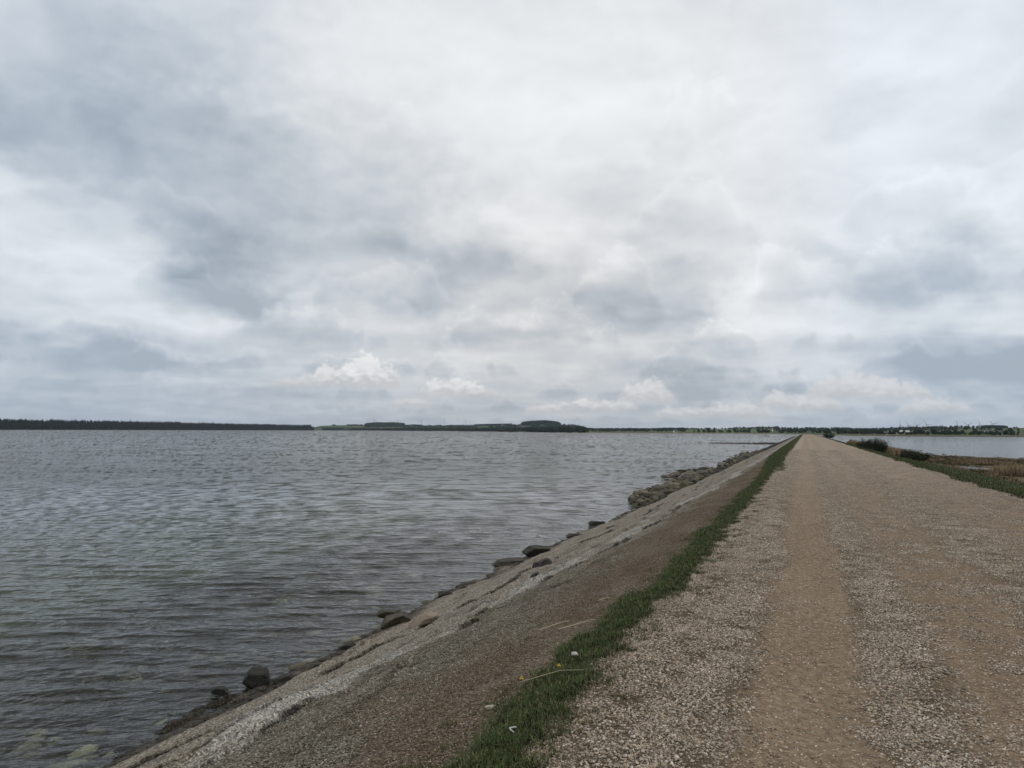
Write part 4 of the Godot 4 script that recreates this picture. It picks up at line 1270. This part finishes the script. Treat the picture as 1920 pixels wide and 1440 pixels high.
func build_rocks() -> void:
	var m := tinted(0.8, 0.4)
	var tex := rough(FastNoiseLite.TYPE_SIMPLEX_SMOOTH, 0.03, 5, 61)
	m.normal_enabled = true
	m.normal_texture = noise_map(tex, 512, Color.BLACK, Color.WHITE, true, 8.0)
	m.uv1_triplanar = true
	m.uv1_scale = Vector3(1.5, 1.5, 1.5)
	var black := Color(0.018, 0.017, 0.015)
	var brown := Color(0.085, 0.07, 0.05)
	var weed := Color(0.03, 0.028, 0.016)
	# near, each one its own
	rock_at("black_rock", block_rock(1, Vector3(0.128, 0.085, 0.10), black, Color(0.03, 0.028, 0.022)), m, -6.05, -7.8, 0.13, Vector3(0.06, 0.45, -0.08), "square black wet rock standing in the shallow water")
	rock_at("dark_stone", block_rock(2, Vector3(0.102, 0.031, 0.061), black, weed), m, -5.78, -7.95, 0.05, Vector3(0, 0.7, 0.2), "flat dark wet stone at the waterline right of the square black rock")
	rock_at("dark_stone", block_rock(3, Vector3(0.082, 0.037, 0.054), black, weed), m, -6.2, -7.35, 0.17, Vector3(0, 0.2, 0), "small dark stone awash left of the square black rock")
	rock_at("brown_rock", block_rock(4, Vector3(0.177, 0.074, 0.136), brown, weed), m, -5.9, -10.85, 0.06, Vector3(0.1, 0.6, 0.25), "brown weedy rock leaning on the lower slope at the waterline")
	rock_at("dark_stone", block_rock(5, Vector3(0.163, 0.056, 0.109), brown * 0.6, weed), m, -6.2, -11.2, 0.16, Vector3(0, 0.2, 0), "low dark stone in the water behind the brown weedy rock")
	rock_at("tan_stone", boulder(6, 3, Vector3(0.10, 0.075, 0.22), 2, Color(0.24, 0.195, 0.15), Color(0.2, 0.16, 0.12), true), m, -4.85, -9.7, 0.07, Vector3(0.35, -0.75, 0.2), "smooth tan oblong stone lying in a broken edge of the slope")
	rock_at("black_rock", boulder(7, 3, Vector3(0.17, 0.10, 0.16), 6, black, weed, true), m, -6.1, -12.95, 0.02, Vector3(0, 0.4, 0.1), "rounded black rock at the waterline left of the two flat dark ones")
	rock_at("dark_stone", block_rock(8, Vector3(0.163, 0.043, 0.102), black, weed), m, -6.1, -14.0, 0.02, Vector3(0, 0.5, 0.15), "long dark stone at the waterline just beyond the rounded black rock")
	rock_at("flat_rock", block_rock(9, Vector3(0.354, 0.068, 0.190), Color(0.05, 0.045, 0.036), weed), m, -6.2, -16.7, 0.04, Vector3(0, 0.55, 0.05), "long flat dark rock at the waterline, nearer of an overlapping pair")
	rock_at("flat_rock", block_rock(10, Vector3(0.286, 0.105, 0.204), black, weed), m, -5.95, -17.9, 0.08, Vector3(0, 0.5, 0), "dark angular rock at the waterline, farther of an overlapping pair")
	rock_at("slope_stone", block_rock(11, Vector3(0.150, 0.062, 0.102), Color(0.05, 0.045, 0.04), black), m, -4.5, -13.75, 0.04, Vector3(0, 0.8, 0.3), "dark stone stranded in the pebbles high on the concrete slope")
	rock_at("slope_stone", block_rock(12, Vector3(0.068, 0.037, 0.054), Color(0.06, 0.05, 0.045), black), m, -4.1, -12.15, 0.03, Vector3(0, 0.2, 0.3), "small brown stone on the slope below the stranded dark stone")
	rock_at("dark_stone", block_rock(13, Vector3(0.102, 0.043, 0.068), black, weed), m, -5.85, -9.4, 0.03, Vector3(0, 0.3, 0.2), "dark weedy stone at the foot of the slope below the tan stone")
	rock_at("dark_stone", block_rock(14, Vector3(0.218, 0.062, 0.136), black, weed), m, -6.25, -24.7, 0.10, Vector3(0, 0.1, 0), "small dark rock alone at the water edge before the boulder heap")
	rock_at("dark_stone", block_rock(15, Vector3(0.190, 0.056, 0.109), brown * 0.7, weed), m, -6.0, -21.2, 0.05, Vector3(0, 0.6, 0), "brown stone at the waterline beyond the overlapping flat pair")
	# a thin line of weed and stones along the water, and stones on the shallow bed
	var p: Array = []
	var t: Array = []
	for k in 3:
		p = []
		t = []
		for i in 620:
			var z := -3.5 - 28.0 * pow(rng.randf(), 1.1)
			var edge := -5.72 - 0.35 * ss(6.0, 12.0, -z) + 0.15 * n_b.get_noise_2d(z * 1.5, 21.0)
			var x := edge - absf(rng.randfn()) * 0.28 + 0.06
			p.append(lay(x, z, rng.randf() * TAU, rng.randf_range(0.25, 0.9) * (1.0 if rng.randf() < 0.9 else 1.7), -0.03))
			t.append(Color.WHITE * rng.randf_range(0.5, 1.3))
		swarm("waterline_rubble", boulder(20 + 7 * k, 2, Vector3(0.13, 0.05, 0.09), 9, Color(0.05, 0.044, 0.034), Color(0.018, 0.016, 0.012)), m, p, t, "small dark weedy rubble strewn along the waterline" if k == 0 else "", "rubble" if k == 0 else "")
	p = []
	t = []
	for i in 2000:
		var z := -3.0 - 40.0 * pow(rng.randf(), 1.4)
		var x := -6.1 - 5.0 * pow(rng.randf(), 1.5)
		p.append(lay(x, z, rng.randf() * TAU, 0.25 + 1.3 * pow(rng.randf(), 3.0), -0.02))
		var g := rng.randf()
		t.append((Color(0.22, 0.205, 0.145) if g < 0.22 else Color(0.09, 0.078, 0.05) if g < 0.6 else Color(0.03, 0.03, 0.02)) * rng.randf_range(0.7, 1.3))
	swarm("seabed_stones", boulder(21, 1, Vector3(0.13, 0.06, 0.10), 2, Color.WHITE, Color(0.8, 0.8, 0.7)), m, p, t, "stones on the shallow sea bed seen through the water", "stones")
	# the boulder heaps from thirty metres on
	var kinds: Array = []
	for k in 12:
		var tone: Color = [Color(0.085, 0.072, 0.054), Color(0.028, 0.024, 0.02), Color(0.15, 0.128, 0.095), Color(0.06, 0.058, 0.034)][k % 4]
		kinds.append(boulder(40 + k, 2, Vector3(rng.randf_range(0.9, 1.35), rng.randf_range(0.35, 0.7), rng.randf_range(0.55, 1.0)), 12, tone, [weed, weed, Color(0.085, 0.07, 0.04), Color(0.085, 0.078, 0.028)][k % 4]))
	var tones := ["brown", "nearly black", "pale sandy", "olive, weedy"]
	var heaps := [[-31.0, -46.0, 0.7, 1.6, 84, "in the nearest heap of riprap at the water edge", "boulders of the nearest riprap heap"],
		[-46.0, -66.0, 1.2, 2.7, 96, "in the widest heap of riprap, beyond the nearest one", "boulders of the widest riprap heap"],
		[-66.0, -128.0, 0.9, 2.0, 110, "in the long farther line of riprap towards the spit", "boulders of the farther riprap line"]]
	for h in heaps:
		for i in h[4]:
			var u := rng.randf()
			var z: float = lerpf(h[0], h[1], u)
			var wide: float = lerpf(h[2], h[3], sin(u * PI)) * (0.95 + 0.6 * n_a.get_noise_2d(z * 0.3, 55.0))
			var x := -6.0 - wide * pow(rng.randf(), 0.8) + 0.25 * n_a.get_noise_2d(z * 0.4, 66.0)
			var s := rng.randf_range(0.2, 0.46) * (1.4 if rng.randf() < 0.16 else 1.0)
			var k := rng.randi() % 12
			var o := rock_at("boulder", kinds[k], m, x, z, s * 0.10, Vector3(rng.randfn() * 0.3, rng.randf() * TAU, rng.randfn() * 0.3), "%s angular boulder %s" % [tones[k % 4], h[5]], "boulder", "%s %s" % [tones[k % 4], h[6]], 0.07)
			o.scale = Vector3.ONE * s
	p = []
	t = []
	for i in 1800:
		var z := -30.0 - 100.0 * pow(rng.randf(), 1.3)
		var x := -5.8 - rng.randf() * (1.1 + 1.9 * sin(clampf((-z - 31.0) / 70.0, 0.0, 1.0) * PI))
		p.append(lay(x, z, rng.randf() * TAU, rng.randf_range(0.06, 0.24)))
		t.append((Color(0.7, 0.7, 0.7) if rng.randf() < 0.6 else Color(1.7, 1.6, 1.4)) * rng.randf_range(0.6, 1.2))
	for i in 1500:
		var z := -125.0 - 420.0 * pow(rng.randf(), 1.3)
		p.append(lay(-5.6 - 1.6 * rng.randf(), z, rng.randf() * TAU, rng.randf_range(0.25, 0.6), 0.03))
		t.append(Color.WHITE * rng.randf_range(0.6, 1.0))
	for i in 420:       # the dark spit that runs out into the bay
		var u := pow(rng.randf(), 1.2)
		var x := -5.5 - 17.0 * u
		p.append(Transform3D(Basis.from_euler(Vector3(0, rng.randf() * TAU, 0)).scaled(Vector3.ONE * rng.randf_range(0.3, 0.75) * (1.0 - 0.5 * u)), Vector3(x, WATER_Y + 0.02, -203.0 - rng.randfn() * 5.0 * (1.0 - 0.75 * u))))
		t.append(Color.WHITE * rng.randf_range(0.5, 0.8))
	swarm("riprap_stones", kinds[1], m, p, t, "small dark stones between the boulders and along the far waterline", "stones")
	# the spit itself
	var spit := sheet(cols([[-26.0, 0.5], [-4.0, 0.0]]), rows_to(-188.0, 219.0, 1.0, 0.0), func(x, z): return [WATER_Y - 0.35 + 0.52 * exp(-pow((z + 203.0 + 3.0 * n_a.get_noise_2d(x * 0.15, 5.0)) / (1.0 + 6.5 * ss(-24.0, -7.0, x)), 2.0)) * ss(-27.0, -14.0, x) + 0.06 * n_b.get_noise_2d(x, z), Color(0.035, 0.032, 0.026)])
	tag(put("spit", spit, tinted(0.9)), "", "", "", "structure")

func build_litter() -> void:
	# bent strip of white litter in the grass
	var st := begun()
	tube(st, [Vector3(-0.032, 0.012, 0.002), Vector3(0.0, 0.022, 0.0), Vector3(0.03, 0.03, 0.004)], [0.006, 0.007, 0.006], 5, Color.WHITE)
	tube(st, [Vector3(-0.034, 0.010, 0.0), Vector3(-0.005, 0.006, 0.03), Vector3(0.03, 0.004, 0.06)], [0.006, 0.006, 0.004], 5, Color.WHITE)
	var l := put("litter", st.commit(), mat(Color(0.55, 0.54, 0.51), 0.6))
	l.scale = Vector3.ONE * 0.6
	l.position = Vector3(-1.47, ground(-1.47, -4.0) + 0.045, -4.0)
	tag(l, "bent strip of white plastic litter lying at the near end of the grass", "litter")
	# dandelions
	for d in [[-1.54, -5.04, "yellow dandelion in the grass, right of the other one"], [-1.70, -4.76, "yellow dandelion on the outer edge of the grass, nearer the camera"]]:
		var f := thing("dandelion", Vector3(d[0], ground(d[0], d[1]), d[1]), d[2], "flower", "dandelions in the grass strip")
		st = begun()
		tube(st, [Vector3.ZERO, Vector3(0.004, 0.05, 0), Vector3(0.006, 0.095, 0.004)], [0.002, 0.0018, 0.0016], 5, Color.WHITE)
		put("stem", st.commit(), mat(Color(0.08, 0.12, 0.04)), f)
		st = begun()
		for ring in 3:
			for k in 16:
				var a := TAU * k / 16 + ring * 0.2
				var o := Vector3(cos(a), 0, sin(a))
				var s := Vector3(-sin(a), 0, cos(a)) * 0.003
				var c := Vector3(0.006, 0.095 + 0.002 * ring, 0.004)
				var tip := c + o * (0.013 - 0.0035 * ring) + Vector3(0, 0.002 + 0.003 * ring, 0)
				flat_tri(st, c + s * 0.4, tip - s, tip + s, Color.WHITE)
		put("flower_head", st.commit(), mat(Color(0.6, 0.42, 0.05)), f)
	# dry stalks and sticks
	var stalk := mat(Color(0.42, 0.35, 0.24), 0.8)
	for s in [[[-1.74, -4.86], [-1.52, -5.02], [-1.38, -5.10], 0.002, 0.07, "long bent straw stalk arching over the grass by the dandelions"], [[-2.22, -6.72], [-2.10, -6.9], [-2.02, -6.96], 0.004, 0.012, "pale driftwood stick on the soil left of the grass"], [[-2.02, -6.62], [-1.86, -6.75], [-1.76, -6.86], 0.0042, 0.015, "brownish dry stick pointing into the grass beside the pale driftwood"], [[-2.0, -7.8], [-1.92, -7.9], [-1.88, -7.94], 0.0042, 0.012, "short pale stick on the soil beyond the driftwood stick"]]:
		st = begun()
		var pts: Array = []
		for k in 3: pts.append(Vector3(s[k][0], ground(s[k][0], s[k][1]) + s[4] * (1.0 if k == 1 else 0.7), s[k][1]))
		var o2: Vector3 = pts[0]
		for k in 3: pts[k] -= o2
		tube(st, pts, [s[3], s[3] * 0.9, s[3] * 0.6], 5, Color.WHITE)
		var q := put("dry_stalk" if s[3] < 0.004 else "stick", st.commit(), stalk)
		q.position = o2
		tag(q, s[5], "stalk" if s[3] < 0.004 else "stick")
	# pale stones at the edge of the grass
	var m := tinted(0.85)
	rock_at("pale_stone", boulder(71, 2, Vector3(0.024, 0.017, 0.02), 2, Color(0.5, 0.47, 0.42), Color(0.42, 0.39, 0.35), true), m, -1.56, -5.5, 0.05, Vector3.ZERO, "round pale stone sitting in the grass above the dandelions", "stone")
	rock_at("pale_stone", boulder(72, 2, Vector3(0.04, 0.018, 0.028), 3, Color(0.42, 0.38, 0.32), Color(0.34, 0.3, 0.25)), m, -1.80, -4.5, 0.012, Vector3(0, 0.5, 0), "flat pale stone on the soil left of the near grass", "stone")
